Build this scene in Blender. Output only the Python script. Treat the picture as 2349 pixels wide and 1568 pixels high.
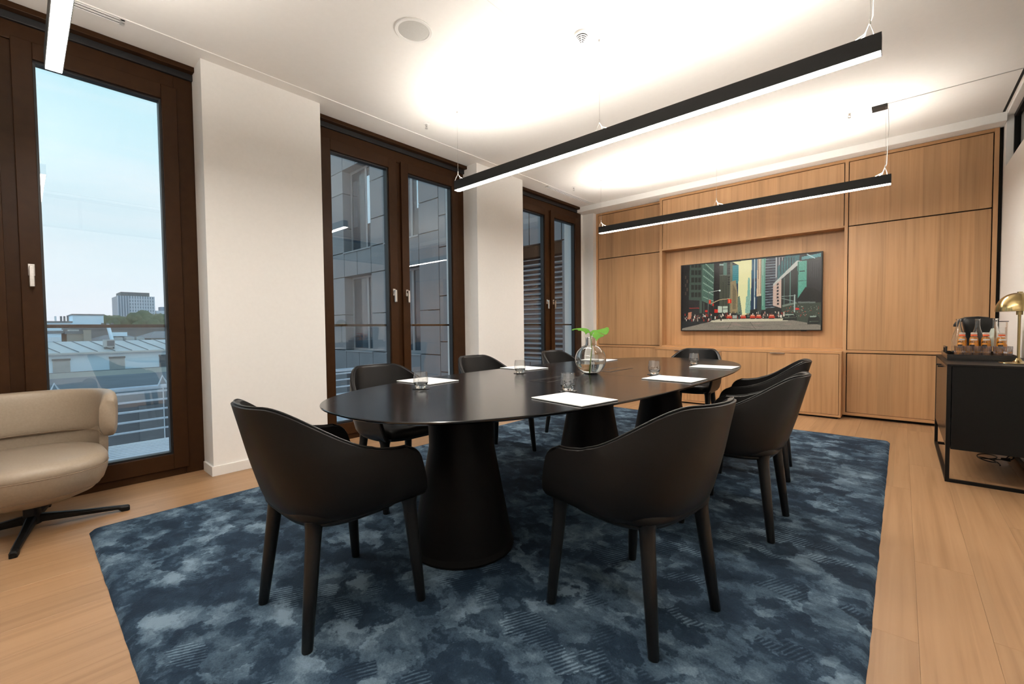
import bpy, bmesh, math, random
import numpy as np
from mathutils import Matrix, Vector, noise as mnoise

random.seed(7)
for _o in list(bpy.data.objects):
    bpy.data.objects.remove(_o, do_unlink=True)
sc = bpy.context.scene
COL = sc.collection
PI = math.pi

# ------------------------------------------------------------------ camera
IMG_W = 2349.0
FPX = 1003.0
CAM_H = 1.06
YAW, PITCH, ROLL = 0.7277, -0.03294, -0.01037
fwd = Vector((-math.sin(YAW) * math.cos(PITCH), math.cos(YAW) * math.cos(PITCH), math.sin(PITCH)))
rt0 = Vector((math.cos(YAW), math.sin(YAW), 0))
up0 = rt0.cross(fwd)
rt = rt0 * math.cos(ROLL) + up0 * math.sin(ROLL)
up = -rt0 * math.sin(ROLL) + up0 * math.cos(ROLL)
cam_d = bpy.data.cameras.new('camera')
cam_d.sensor_fit = 'HORIZONTAL'
cam_d.sensor_width = 36.0
cam_d.lens = 36.0 * FPX / IMG_W
cam_d.clip_start = 0.02
cam_d.clip_end = 2000
cam = bpy.data.objects.new('camera', cam_d)
COL.objects.link(cam)
mw = Matrix.Identity(4)
for i in range(3):
    mw[i][0] = rt[i]; mw[i][1] = up[i]; mw[i][2] = -fwd[i]
mw[2][3] = CAM_H
cam.matrix_world = mw
sc.camera = cam

# ------------------------------------------------------------------ exposure and sky
sc.view_settings.view_transform = 'Standard'
sc.view_settings.look = 'None'
sc.view_settings.gamma = 1.0
sc.view_settings.exposure = 0.0
sc.view_settings.use_curve_mapping = False
LAMP_DOWN = 98.0
LAMP_UP = 114.0
LAMP_RGB = (1.0, 0.933, 0.85)

world = bpy.data.worlds.new('evening_sky')
sc.world = world
world.use_nodes = True
wn = world.node_tree.nodes; wl = world.node_tree.links
wn.clear()
w_out = wn.new('ShaderNodeOutputWorld'); w_bg = wn.new('ShaderNodeBackground')
w_tc = wn.new('ShaderNodeTexCoord'); w_sep = wn.new('ShaderNodeSeparateXYZ')
w_rmp = wn.new('ShaderNodeValToRGB'); w_map = wn.new('ShaderNodeMapping')
w_no = wn.new('ShaderNodeTexNoise'); w_r2 = wn.new('ShaderNodeValToRGB'); w_mix = wn.new('ShaderNodeMixRGB')
wl.new(w_tc.outputs['Generated'], w_sep.inputs[0]); wl.new(w_sep.outputs['Z'], w_rmp.inputs['Fac'])
e = w_rmp.color_ramp.elements
e[0].position = 0.0; e[0].color = (0.86, 0.88, 0.95, 1)
e[1].position = 1.0; e[1].color = (0.27, 0.55, 0.92, 1)
x = e.new(0.10); x.color = (0.82, 0.93, 0.98, 1)
x = e.new(0.42); x.color = (0.56, 0.90, 0.98, 1)
w_map.inputs['Scale'].default_value = (1.4, 1.4, 9.0)
wl.new(w_tc.outputs['Generated'], w_map.inputs['Vector']); wl.new(w_map.outputs[0], w_no.inputs['Vector'])
w_no.inputs['Scale'].default_value = 2.2; w_no.inputs['Detail'].default_value = 5
w_r2.color_ramp.elements[0].position = 0.45; w_r2.color_ramp.elements[0].color = (0, 0, 0, 1)
w_r2.color_ramp.elements[1].position = 0.75; w_r2.color_ramp.elements[1].color = (0.55, 0.55, 0.55, 1)
wl.new(w_no.outputs['Fac'], w_r2.inputs['Fac'])
wl.new(w_r2.outputs[0], w_mix.inputs['Fac']); wl.new(w_rmp.outputs[0], w_mix.inputs[1])
w_mix.inputs[2].default_value = (0.93, 0.97, 1.0, 1)
wl.new(w_mix.outputs[0], w_bg.inputs['Color']); w_bg.inputs['Strength'].default_value = 1.12
wl.new(w_bg.outputs[0], w_out.inputs['Surface'])

# ------------------------------------------------------------------ materials
MATS = {}
def principled(name, color=(0.8, 0.8, 0.8), rough=0.5, metal=0.0, **kw):
    m = bpy.data.materials.new(name); m.use_nodes = True
    b = m.node_tree.nodes['Principled BSDF']
    b.inputs['Base Color'].default_value = (*color, 1)
    b.inputs['Roughness'].default_value = rough
    b.inputs['Metallic'].default_value = metal
    for k, v in kw.items():
        b.inputs[k].default_value = v
    MATS[name] = m
    return m, m.node_tree.nodes, m.node_tree.links, b

def add_bump(n, l, b, src, strength, dist):
    bp = n.new('ShaderNodeBump'); bp.inputs['Strength'].default_value = strength
    bp.inputs['Distance'].default_value = dist
    l.new(src, bp.inputs['Height']); l.new(bp.outputs[0], b.inputs['Normal'])

def speckled(name, c1, c2, scale, rough, metal=0.0, bump=0.0, bdist=0.001, stretch=(1, 1, 1), coord='Object', **kw):
    m, n, l, b = principled(name, c1, rough, metal, **kw)
    tc = n.new('ShaderNodeTexCoord'); mp = n.new('ShaderNodeMapping'); no = n.new('ShaderNodeTexNoise')
    rp = n.new('ShaderNodeValToRGB')
    mp.inputs['Scale'].default_value = stretch
    l.new(tc.outputs[coord], mp.inputs['Vector']); l.new(mp.outputs[0], no.inputs['Vector'])
    no.inputs['Scale'].default_value = scale; no.inputs['Detail'].default_value = 4
    rp.color_ramp.elements[0].position = 0.3; rp.color_ramp.elements[0].color = (*c1, 1)
    rp.color_ramp.elements[1].position = 0.7; rp.color_ramp.elements[1].color = (*c2, 1)
    l.new(no.outputs['Fac'], rp.inputs['Fac']); l.new(rp.outputs[0], b.inputs['Base Color'])
    if bump: add_bump(n, l, b, no.outputs['Fac'], bump, bdist)
    return m

def wood(name, dark, mid, light, across, along, strip, rough, vary=0.16):
    """oak: grain streaks along one axis, flush strips of differing tone across it"""
    m, n, l, b = principled(name, mid, rough)
    geo = n.new('ShaderNodeNewGeometry'); sep = n.new('ShaderNodeSeparateXYZ')
    l.new(geo.outputs['Position'], sep.inputs[0])
    oi = n.new('ShaderNodeObjectInfo')
    # strip index
    dv = n.new('ShaderNodeMath'); dv.operation = 'MULTIPLY'; dv.inputs[1].default_value = 1.0 / strip
    l.new(sep.outputs[across], dv.inputs[0])
    ad = n.new('ShaderNodeMath'); ad.operation = 'MULTIPLY_ADD'
    l.new(oi.outputs['Random'], ad.inputs[0]); ad.inputs[1].default_value = 37.0; l.new(dv.outputs[0], ad.inputs[2])
    fl = n.new('ShaderNodeMath'); fl.operation = 'FLOOR'; l.new(ad.outputs[0], fl.inputs[0])
    wnz = n.new('ShaderNodeTexWhiteNoise'); wnz.noise_dimensions = '1D'; l.new(fl.outputs[0], wnz.inputs['W'])
    # grain coordinates
    cmb = n.new('ShaderNodeCombineXYZ')
    s1 = n.new('ShaderNodeMath'); s1.operation = 'MULTIPLY'; s1.inputs[1].default_value = 34.0
    l.new(sep.outputs[across], s1.inputs[0])
    s2 = n.new('ShaderNodeMath'); s2.operation = 'MULTIPLY'; s2.inputs[1].default_value = 0.9
    l.new(sep.outputs[along], s2.inputs[0])
    s3 = n.new('ShaderNodeMath'); s3.operation = 'MULTIPLY_ADD'; s3.inputs[1].default_value = 13.0
    l.new(wnz.outputs['Value'], s3.inputs[0]); l.new(oi.outputs['Random'], s3.inputs[2])
    l.new(s1.outputs[0], cmb.inputs[0]); l.new(s2.outputs[0], cmb.inputs[1]); l.new(s3.outputs[0], cmb.inputs[2])
    no = n.new('ShaderNodeTexNoise'); no.inputs['Scale'].default_value = 1.0; no.inputs['Detail'].default_value = 6
    no.inputs['Distortion'].default_value = 0.5
    l.new(cmb.outputs[0], no.inputs['Vector'])
    rp = n.new('ShaderNodeValToRGB'); el = rp.color_ramp.elements
    el[0].position = 0.28; el[0].color = (*dark, 1); el[1].position = 0.78; el[1].color = (*light, 1)
    q = el.new(0.46); q.color = (*mid, 1)
    l.new(no.outputs['Fac'], rp.inputs['Fac'])
    hsv = n.new('ShaderNodeHueSaturation')
    v1 = n.new('ShaderNodeMath'); v1.operation = 'MULTIPLY_ADD'; v1.inputs[1].default_value = vary; v1.inputs[2].default_value = 1.0 - vary * 0.5
    l.new(wnz.outputs['Value'], v1.inputs[0])
    v2 = n.new('ShaderNodeMath'); v2.operation = 'MULTIPLY_ADD'; v2.inputs[1].default_value = vary * 0.9; v2.inputs[2].default_value = -vary * 0.45
    l.new(oi.outputs['Random'], v2.inputs[0])
    v3 = n.new('ShaderNodeMath'); v3.operation = 'ADD'; l.new(v1.outputs[0], v3.inputs[0]); l.new(v2.outputs[0], v3.inputs[1])
    l.new(v3.outputs[0], hsv.inputs['Value']); l.new(rp.outputs[0], hsv.inputs['Color'])
    l.new(hsv.outputs[0], b.inputs['Base Color'])
    add_bump(n, l, b, no.outputs['Fac'], 0.06, 0.002)
    return m

speckled('white_paint', (0.85, 0.835, 0.805), (0.87, 0.855, 0.825), 40, 0.75, bump=0.04, bdist=0.002)
speckled('ceiling_paint', (0.84, 0.82, 0.785), (0.855, 0.835, 0.80), 30, 0.85)
speckled('white_lacquer', (0.82, 0.81, 0.78), (0.83, 0.82, 0.79), 15, 0.35)
wood('oak_veneer', (0.345, 0.182, 0.080), (0.425, 0.234, 0.107), (0.485, 0.280, 0.135), 0, 2, 0.13, 0.48)
wood('oak_side', (0.345, 0.182, 0.080), (0.425, 0.234, 0.107), (0.485, 0.280, 0.135), 1, 2, 0.13, 0.48)
wood('oak_rail', (0.37, 0.190, 0.080), (0.44, 0.236, 0.104), (0.48, 0.265, 0.122), 2, 0, 0.5, 0.45, 0.05)
wood('oak_floor', (0.275, 0.152, 0.072), (0.335, 0.192, 0.096), (0.385, 0.232, 0.122), 0, 1, 0.31, 0.40, 0.16)
speckled('bronze_frame', (0.030, 0.0120, 0.0040), (0.037, 0.0152, 0.0052), 18, 0.42, **{'Specular IOR Level': 0.12})
speckled('black_gasket', (0.004, 0.004, 0.005), (0.007, 0.007, 0.008), 30, 0.5)
speckled('black_leather', (0.0045, 0.0042, 0.004), (0.0065, 0.006, 0.0058), 220, 0.42, bump=0.12, bdist=0.0006, **{'Specular IOR Level': 0.22})
speckled('black_leather_piping', (0.006, 0.006, 0.006), (0.008, 0.008, 0.008), 200, 0.34, **{'Specular IOR Level': 0.3})
speckled('table_black', (0.006, 0.006, 0.007), (0.008, 0.008, 0.009), 60, 0.17, **{'Specular IOR Level': 0.65})
speckled('table_black_matt', (0.0014, 0.0014, 0.0015), (0.002, 0.002, 0.0021), 60, 0.5, **{'Specular IOR Level': 0.12})
speckled('black_powder_coat', (0.0035, 0.0035, 0.0034), (0.0045, 0.0045, 0.0043), 90, 0.42, **{'Specular IOR Level': 0.16})
speckled('black_satin', (0.012, 0.010, 0.009), (0.016, 0.014, 0.012), 60, 0.24)
speckled('lamp_black', (0.007, 0.007, 0.007), (0.009, 0.009, 0.009), 60, 0.5, **{'Specular IOR Level': 0.3})
speckled('black_plastic', (0.005, 0.005, 0.005), (0.007, 0.007, 0.007), 60, 0.35, **{'Specular IOR Level': 0.35})
speckled('beige_leather', (0.285, 0.225, 0.165), (0.315, 0.252, 0.187), 90, 0.46, bump=0.10, bdist=0.001)
speckled('beige_seam', (0.20, 0.14, 0.09), (0.24, 0.17, 0.11), 200, 0.6)
speckled('brushed_steel', (0.55, 0.53, 0.50), (0.63, 0.61, 0.58), 120, 0.30, 1.0)
speckled('brass', (0.37, 0.275, 0.125), (0.41, 0.305, 0.14), 40, 0.20, 1.0)
speckled('paper', (0.86, 0.86, 0.86), (0.88, 0.88, 0.88), 60, 0.8)
speckled('dark_gap', (0.004, 0.003, 0.002), (0.006, 0.005, 0.004), 20, 0.9)
speckled('grey_grille', (0.50, 0.49, 0.46), (0.56, 0.55, 0.52), 350, 0.7, bump=0.4, bdist=0.001)
speckled('juice', (0.50, 0.170, 0.006), (0.58, 0.235, 0.012), 14, 0.25)
speckled('orange_cap', (0.72, 0.11, 0.03), (0.76, 0.13, 0.035), 50, 0.4)
speckled('tin_cap', (0.62, 0.60, 0.55), (0.70, 0.68, 0.62), 80, 0.35, 0.6)
speckled('paper_tag', (0.55, 0.62, 0.55), (0.62, 0.68, 0.60), 20, 0.8)
speckled('leaf_green', (0.038, 0.135, 0.002), (0.062, 0.185, 0.004), 22, 0.55, **{'Specular IOR Level': 0.12})
speckled('stem_green', (0.22, 0.33, 0.05), (0.30, 0.40, 0.08), 30, 0.45)
# outside
speckled('facade_panel', (0.155, 0.165, 0.178), (0.185, 0.195, 0.208), 1.5, 0.45)
speckled('facade_joint', (0.02, 0.022, 0.025), (0.03, 0.032, 0.035), 5, 0.8)
speckled('facade_window_frame', (0.22, 0.23, 0.24), (0.26, 0.27, 0.28), 5, 0.4)
speckled('dark_pane', (0.03, 0.045, 0.06), (0.05, 0.065, 0.08), 2, 0.06)
speckled('sky_mirror', (0.50, 0.56, 0.62), (0.56, 0.62, 0.68), 2, 0.05, 1.0)  # mirror metal for strips imitating sky reflections on the facade panes
speckled('blind_slat', (0.34, 0.37, 0.40), (0.38, 0.41, 0.44), 6, 0.4)
speckled('galvanised', (0.68, 0.76, 0.82), (0.76, 0.84, 0.90), 12, 0.35, 0.1)
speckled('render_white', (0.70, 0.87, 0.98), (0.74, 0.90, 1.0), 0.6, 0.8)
speckled('render_grey', (0.30, 0.285, 0.24), (0.36, 0.34, 0.29), 0.5, 0.85)
speckled('render_dark', (0.12, 0.135, 0.15), (0.17, 0.185, 0.20), 0.5, 0.85)
speckled('zinc_roof', (0.46, 0.49, 0.48), (0.54, 0.57, 0.56), 0.8, 0.5)
speckled('slate_roof', (0.13, 0.15, 0.165), (0.18, 0.20, 0.215), 0.8, 0.7)
speckled('shutter_grey', (0.40, 0.43, 0.43), (0.46, 0.49, 0.49), 3, 0.6)
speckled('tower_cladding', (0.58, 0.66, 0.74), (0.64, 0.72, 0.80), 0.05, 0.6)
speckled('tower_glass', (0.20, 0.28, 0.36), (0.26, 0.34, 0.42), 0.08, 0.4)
speckled('tree_leaves', (0.055, 0.095, 0.045), (0.12, 0.17, 0.085), 0.35, 0.85, bump=1.0, bdist=0.8)
speckled('bark', (0.08, 0.06, 0.04), (0.11, 0.08, 0.05), 2, 0.9)
speckled('asphalt', (0.09, 0.10, 0.11), (0.13, 0.14, 0.15), 0.4, 0.9)

def pane_mat(name, tint=(1, 1, 1), boost=1.6):
    m = bpy.data.materials.new(name); m.use_nodes = True
    n = m.node_tree.nodes; l = m.node_tree.links; n.clear()
    o = n.new('ShaderNodeOutputMaterial'); mx = n.new('ShaderNodeMixShader')
    tr = n.new('ShaderNodeBsdfTransparent'); tr.inputs['Color'].default_value = (*tint, 1)
    gl = n.new('ShaderNodeBsdfGlossy'); gl.inputs['Roughness'].default_value = 0.0
    # Schlick reflectance of thin glass, the same from both sides
    lw = n.new('ShaderNodeLayerWeight'); lw.inputs['Blend'].default_value = 0.5
    pw_ = n.new('ShaderNodeMath'); pw_.operation = 'POWER'; pw_.inputs[1].default_value = 5.0
    mu = n.new('ShaderNodeMath'); mu.operation = 'MULTIPLY_ADD'; mu.inputs[1].default_value = 0.9; mu.inputs[2].default_value = 0.04 * boost; mu.use_clamp = True
    l.new(lw.outputs['Facing'], pw_.inputs[0]); l.new(pw_.outputs[0], mu.inputs[0]); l.new(mu.outputs[0], mx.inputs['Fac'])
    l.new(tr.outputs[0], mx.inputs[1]); l.new(gl.outputs[0], mx.inputs[2]); l.new(mx.outputs[0], o.inputs['Surface'])
    MATS[name] = m
pane_mat('window_glass', (0.965, 0.985, 1.0), 2.1)
pane_mat('clerestory_glass', (0.84, 0.90, 0.88), 2.0)
pane_mat('thin_clear', (0.99, 0.995, 0.995), 1.2)
pane_mat('tumbler_glass', (0.97, 0.975, 0.975), 3.0)
def glass_mat(name, color, ior, rough=0.0):
    m = bpy.data.materials.new(name); m.use_nodes = True
    n = m.node_tree.nodes; l = m.node_tree.links; n.clear()
    o = n.new('ShaderNodeOutputMaterial'); g = n.new('ShaderNodeBsdfGlass')
    g.inputs['Color'].default_value = (*color, 1); g.inputs['IOR'].default_value = ior; g.inputs['Roughness'].default_value = rough
    l.new(g.outputs[0], o.inputs['Surface']); MATS[name] = m
glass_mat('clear_glass', (0.98, 0.99, 0.99), 1.47)
glass_mat('cut_crystal', (0.98, 0.98, 0.99), 1.52, 0.18)
glass_mat('water', (0.97, 0.99, 0.99), 1.33)
def emit_mat(name, rgb, strength):
    m = bpy.data.materials.new(name); m.use_nodes = True
    n = m.node_tree.nodes; l = m.node_tree.links; n.clear()
    o = n.new('ShaderNodeOutputMaterial'); g = n.new('ShaderNodeEmission')
    g.inputs['Color'].default_value = (*rgb, 1); g.inputs['Strength'].default_value = strength
    l.new(g.outputs[0], o.inputs['Surface']); MATS[name] = m
emit_mat('diffuser_down', LAMP_RGB, LAMP_DOWN)
emit_mat('diffuser_up', LAMP_RGB, LAMP_UP)

# rug: brushed viscose pile
m, n, l, b = principled('blue_rug', (0.03, 0.05, 0.08), 0.85)
geo = n.new('ShaderNodeNewGeometry')
def rug_noise(scale, stretch, rot, detail, dist):
    mp = n.new('ShaderNodeMapping'); mp.inputs['Scale'].default_value = stretch; mp.inputs['Rotation'].default_value = (0, 0, rot)
    no = n.new('ShaderNodeTexNoise'); no.inputs['Scale'].default_value = scale; no.inputs['Detail'].default_value = detail
    no.inputs['Distortion'].default_value = dist; no.inputs['Roughness'].default_value = 0.62
    l.new(geo.outputs['Position'], mp.inputs['Vector']); l.new(mp.outputs[0], no.inputs['Vector'])
    return no
n1 = rug_noise(5.5, (0.9, 1.3, 1), 0.5, 7, 0.2)
n2 = rug_noise(1.6, (1.2, 0.9, 1), -0.3, 3, 0.2)
n3 = rug_noise(170, (1, 1, 1), 0.0, 2, 0.0)
nd = rug_noise(9.0, (1, 1, 1), 0.9, 5, 0.0)
vs1 = n.new('ShaderNodeVectorMath'); vs1.operation = 'SUBTRACT'; vs1.inputs[1].default_value = (0.5, 0.5, 0.5)
l.new(nd.outputs['Color'], vs1.inputs[0])
vs2 = n.new('ShaderNodeVectorMath'); vs2.operation = 'MULTIPLY_ADD'; vs2.inputs[1].default_value = (0.26, 0.26, 0.0)
l.new(vs1.outputs[0], vs2.inputs[0]); l.new(geo.outputs['Position'], vs2.inputs[2])
def rug_cells(scale, stretch, rot):
    mp = n.new('ShaderNodeMapping'); mp.inputs['Scale'].default_value = stretch; mp.inputs['Rotation'].default_value = (0, 0, rot)
    vo = n.new('ShaderNodeTexVoronoi'); vo.voronoi_dimensions = '2D'; vo.feature = 'SMOOTH_F1'; vo.inputs['Scale'].default_value = scale
    vo.inputs['Smoothness'].default_value = 0.30
    l.new(vs2.outputs[0], mp.inputs['Vector']); l.new(mp.outputs[0], vo.inputs['Vector'])
    sp_ = n.new('ShaderNodeSeparateColor'); l.new(vo.outputs['Color'], sp_.inputs[0])
    return sp_
vc1 = rug_cells(7.5, (1.0, 1.5, 1), 0.6)
vc2 = rug_cells(13.0, (1.4, 1.0, 1), -0.5)
wv = n.new('ShaderNodeTexWave'); wv.wave_type = 'BANDS'; wv.inputs['Scale'].default_value = 22; wv.inputs['Distortion'].default_value = 1.6
wv.inputs['Detail'].default_value = 2.0
mpw = n.new('ShaderNodeMapping'); mpw.inputs['Rotation'].default_value = (0, 0, 0.45)
l.new(geo.outputs['Position'], mpw.inputs['Vector']); l.new(mpw.outputs[0], wv.inputs['Vector'])
def mth(op, a, bb, c=None):
    q = n.new('ShaderNodeMath'); q.operation = op
    for i_, v_ in enumerate((a, bb, c)):
        if v_ is None: continue
        if isinstance(v_, (int, float)): q.inputs[i_].default_value = v_
        else: l.new(v_, q.inputs[i_])
    return q.outputs[0]
msk = n.new('ShaderNodeValToRGB'); msk.color_ramp.elements[0].position = 0.81; msk.color_ramp.elements[1].position = 0.88
l.new(vc1.outputs['Green'], msk.inputs['Fac'])
wsub = mth('MULTIPLY', mth('SUBTRACT', wv.outputs['Fac'], 0.5), mth('MULTIPLY', msk.outputs[0], 0.13))
mixv = mth('ADD', mth('MULTIPLY', n1.outputs['Fac'], 0.52), mth('MULTIPLY', n2.outputs['Fac'], 0.20))
mixv = mth('ADD', mixv, mth('ADD', mth('MULTIPLY', vc1.outputs['Red'], 0.15), mth('MULTIPLY', vc2.outputs['Red'], 0.11)))
mixv = mth('ADD', mixv, wsub)
mixv = mth('ADD', mixv, mth('MULTIPLY', mth('SUBTRACT', n3.outputs['Fac'], 0.5), 0.10))
rp = n.new('ShaderNodeValToRGB'); el = rp.color_ramp.elements
el[0].position = 0.36; el[0].color = (0.0085, 0.0185, 0.034, 1)
el[1].position = 0.66; el[1].color = (0.155, 0.222, 0.285, 1)
q = el.new(0.462); q.color = (0.0155, 0.032, 0.055, 1)
q = el.new(0.545); q.color = (0.054, 0.090, 0.128, 1)
l.new(mixv, rp.inputs['Fac']); l.new(rp.outputs[0], b.inputs['Base Color'])
b.inputs['Specular IOR Level'].default_value = 0.15
hgt = mth('ADD', mth('ADD', mth('MULTIPLY', n1.outputs['Fac'], 0.5), mth('MULTIPLY', vc1.outputs['Red'], 0.35)), mth('MULTIPLY', n3.outputs['Fac'], 0.4))
add_bump(n, l, b, hgt, 0.5, 0.012)

# TV picture: colours come from a colour attribute painted below
m, n, l, b = principled('screen_picture', (0, 0, 0), 0.16)
at = n.new('ShaderNodeAttribute'); at.attribute_name = 'picture'
b.inputs['Base Color'].default_value = (0.01, 0.01, 0.01, 1)
l.new(at.outputs['Color'], b.inputs['Emission Color']); b.inputs['Emission Strength'].default_value = 0.95

# ------------------------------------------------------------------ mesh helpers
class MB:
    def __init__(self):
        self.v = []; self.f = []
    def poly(self, pts):
        i = len(self.v); self.v += [tuple(p) for p in pts]; self.f.append(tuple(range(i, i + len(pts))))
    def box(self, x0, x1, y0, y1, z0, z1):
        i = len(self.v)
        self.v += [(x0, y0, z0), (x1, y0, z0), (x1, y1, z0), (x0, y1, z0), (x0, y0, z1), (x1, y0, z1), (x1, y1, z1), (x0, y1, z1)]
        self.f += [tuple(i + k for k in q) for q in ((0, 3, 2, 1), (4, 5, 6, 7), (0, 1, 5, 4), (1, 2, 6, 5), (2, 3, 7, 6), (3, 0, 4, 7))]
        return self
    def lathe(self, prof, seg=32, c=(0, 0), closed=False, sx=1.0, sy=1.0):
        """prof = [(radius, z)...]; caps added at ends when radius > 0"""
        i = len(self.v); n_ = len(prof)
        for r, z in prof:
            for k in range(seg):
                a = 2 * PI * k / seg
                self.v.append((c[0] + sx * r * math.cos(a), c[1] + sy * r * math.sin(a), z))
        rng = n_ if closed else n_ - 1
        for j in range(rng):
            j2 = (j + 1) % n_
            for k in range(seg):
                k2 = (k + 1) % seg
                self.f.append((i + j * seg + k, i + j * seg + k2, i + j2 * seg + k2, i + j2 * seg + k))
        if not closed:
            if prof[0][0] > 1e-5: self.f.append(tuple(i + k for k in reversed(range(seg))))
            if prof[-1][0] > 1e-5: self.f.append(tuple(i + (n_ - 1) * seg + k for k in range(seg)))
        return self
    def tube(self, pts, rad, seg=8, cyc=False):
        pts = [Vector(p) for p in pts]; n_ = len(pts)
        rads = rad if isinstance(rad, (list, tuple)) else [rad] * n_
        i = len(self.v); ref = None
        for k, p in enumerate(pts):
            if cyc: t = pts[(k + 1) % n_] - pts[k - 1]
            else: t = pts[min(k + 1, n_ - 1)] - pts[max(k - 1, 0)]
            t.normalize()
            if ref is None:
                ref = Vector((0, 0, 1)) if abs(t.z) < 0.9 else Vector((1, 0, 0))
            s = t.cross(ref); 
            if s.length < 1e-4: s = t.cross(Vector((0, 1, 0)))
            s.normalize(); ref = s.cross(t); ref.normalize()
            for q_ in range(seg):
                a = 2 * PI * q_ / seg
                self.v.append(tuple(p + s * math.cos(a) * rads[k] + ref * math.sin(a) * rads[k]))
        for k in range(n_ if cyc else n_ - 1):
            k2 = (k + 1) % n_
            for q_ in range(seg):
                q2 = (q_ + 1) % seg
                self.f.append((i + k * seg + q_, i + k * seg + q2, i + k2 * seg + q2, i + k2 * seg + q_))
        if not cyc:
            self.f.append(tuple(i + q_ for q_ in reversed(range(seg))))
            self.f.append(tuple(i + (n_ - 1) * seg + q_ for q_ in range(seg)))
        return self
    def grid(self, rows, closed_u=False, closed_v=False):
        i = len(self.v); nr = len(rows); nc = len(rows[0])
        for r in rows: self.v += [tuple(p) for p in r]
        for a in range(nr if closed_v else nr - 1):
            a2 = (a + 1) % nr
            for c_ in range(nc if closed_u else nc - 1):
                c2 = (c_ + 1) % nc
                self.f.append((i + a * nc + c_, i + a * nc + c2, i + a2 * nc + c2, i + a2 * nc + c_))
        return self
    def mesh(self, name, mat, bevel=0.0, bseg=2, smooth=False, fix=True, angle=0.7):
        me = bpy.data.meshes.new(name)
        me.from_pydata(self.v, [], self.f)
        if bevel or fix:
            bm = bmesh.new(); bm.from_mesh(me)
            bmesh.ops.remove_doubles(bm, verts=bm.verts, dist=1e-6)
            bmesh.ops.recalc_face_normals(bm, faces=bm.faces)
            if bevel:
                bmesh.ops.bevel(bm, geom=[e_ for e_ in bm.edges if len(e_.link_faces) == 2 and e_.calc_face_angle(0) > 0.6],
                                offset=bevel, segments=bseg, affect='EDGES', profile=0.5, clamp_overlap=True)
            bm.to_mesh(me); bm.free()
        me.materials.append(MATS[mat] if isinstance(mat, str) else mat)
        if smooth:
            me.shade_smooth()
            try: me.set_sharp_from_angle(angle=angle)
            except Exception: pass
        me.update()
        return me
    def build(self, name, mat, parent=None, **kw):
        me = self.mesh(name, mat, **kw)
        o = bpy.data.objects.new(name, me); COL.objects.link(o)
        if parent: o.parent = parent
        return o

def link(name, me, parent=None, loc=None):
    o = bpy.data.objects.new(name, me); COL.objects.link(o)
    if parent: o.parent = parent
    if loc: o.location = loc
    return o
def empty(name, loc=(0, 0, 0), rz=0.0, parent=None):
    o = bpy.data.objects.new(name, None); COL.objects.link(o); o.empty_display_size = 0.1
    o.location = loc; o.rotation_euler = (0, 0, rz)
    if parent: o.parent = parent
    return o
def tag(o, label=None, cat=None, group=None, kind=None):
    if label: o['label'] = label
    if cat: o['category'] = cat
    if group: o['group'] = group
    if kind: o['kind'] = kind
    return o
def thing(name, loc, label, cat, group=None, rz=0.0):
    return tag(empty(name, loc, rz), label, cat, group)
def struct(o): o['kind'] = 'structure'; return o
def dup(root, loc, rz, label, group=None):
    r = root.copy(); COL.objects.link(r); r.location = loc; r.rotation_euler = (0, 0, rz); r['label'] = label
    if group: r['group'] = group
    for ch in list(root.children):
        c = ch.copy(); COL.objects.link(c); c.parent = r
        for g in ch.children:
            d = g.copy(); COL.objects.link(d); d.parent = c
    return r
def B(x0, x1, y0, y1, z0, z1): return MB().box(x0, x1, y0, y1, z0, z1)
def smoothstep(a, b_, x_):
    t = min(1, max(0, (x_ - a) / (b_ - a))); return t * t * (3 - 2 * t)
def lerp(a, b_, t): return a + (b_ - a) * t
def interp(x_, xs, ys):
    return float(np.interp(x_, xs, ys))

# ------------------------------------------------------------------ the room
CEIL = 2.987
XP = -3.733      # face of the piers between the windows
XF = -3.95       # face of the window frames
XR = 0.697       # right wall
YB = 6.25
YF = -1.9
ZT = 0.745       # table top

floor = struct(B(-4.3, 1.0, YF, 6.5, -0.2, -0.012).build('floor', 'oak_floor'))
# planks: one shared unit mesh per length
pw = 0.186; gap = 0.0004
plank_mesh = {}
rowi = 0; xx = -4.22
random.seed(3)
while xx < 0.99:
    y = YF - random.uniform(0, 1.6)
    while y < 6.5:
        L = random.choice((1.4, 1.8, 2.2))
        if L not in plank_mesh:
            plank_mesh[L] = B(0, pw - gap, 0, L - gap, -0.012, 0.0).mesh('plank', 'oak_floor', bevel=0.0004, bseg=1)
        if y + L > YF and y < 6.45:
            p_ = link('plank', plank_mesh[L], floor, (xx, y, 0))
        y += L
    xx += pw
    rowi += 1

ceil = struct(B(-4.3, 1.0, YF - 0.2, 6.6, CEIL, CEIL + 0.25).build('ceiling', 'ceiling_paint'))
# lowered bulkhead above the oak wall
B(-3.97, XR, 6.05, 6.6, 2.905, CEIL).build('bulkhead', 'ceiling_paint', ceil, bevel=0.004)
# inspection hatch in the ceiling (outline shows as a hair line)
hx0, hx1, hy0, hy1 = -1.846, -1.246, 1.70, 2.30
B(hx0, hx1, hy0, hy1, CEIL - 0.0016, CEIL + 0.001).build('access_panel', 'ceiling_paint', ceil)
for (a, b_, c_, d) in ((hx0 - 0.003, hx0, hy0 - 0.003, hy1 + 0.003), (hx1, hx1 + 0.003, hy0 - 0.003, hy1 + 0.003), (hx0, hx1, hy0 - 0.003, hy0), (hx0, hx1, hy1, hy1 + 0.003)):
    B(a, b_, c_, d, CEIL - 0.0008, CEIL + 0.001).build('panel_joint', 'grey_grille', ceil)
struct(B(-3.614, -3.602, YF, 6.05, CEIL - 0.006, CEIL + 0.001).build('trim_1', 'white_lacquer', bevel=0.0015))
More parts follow.
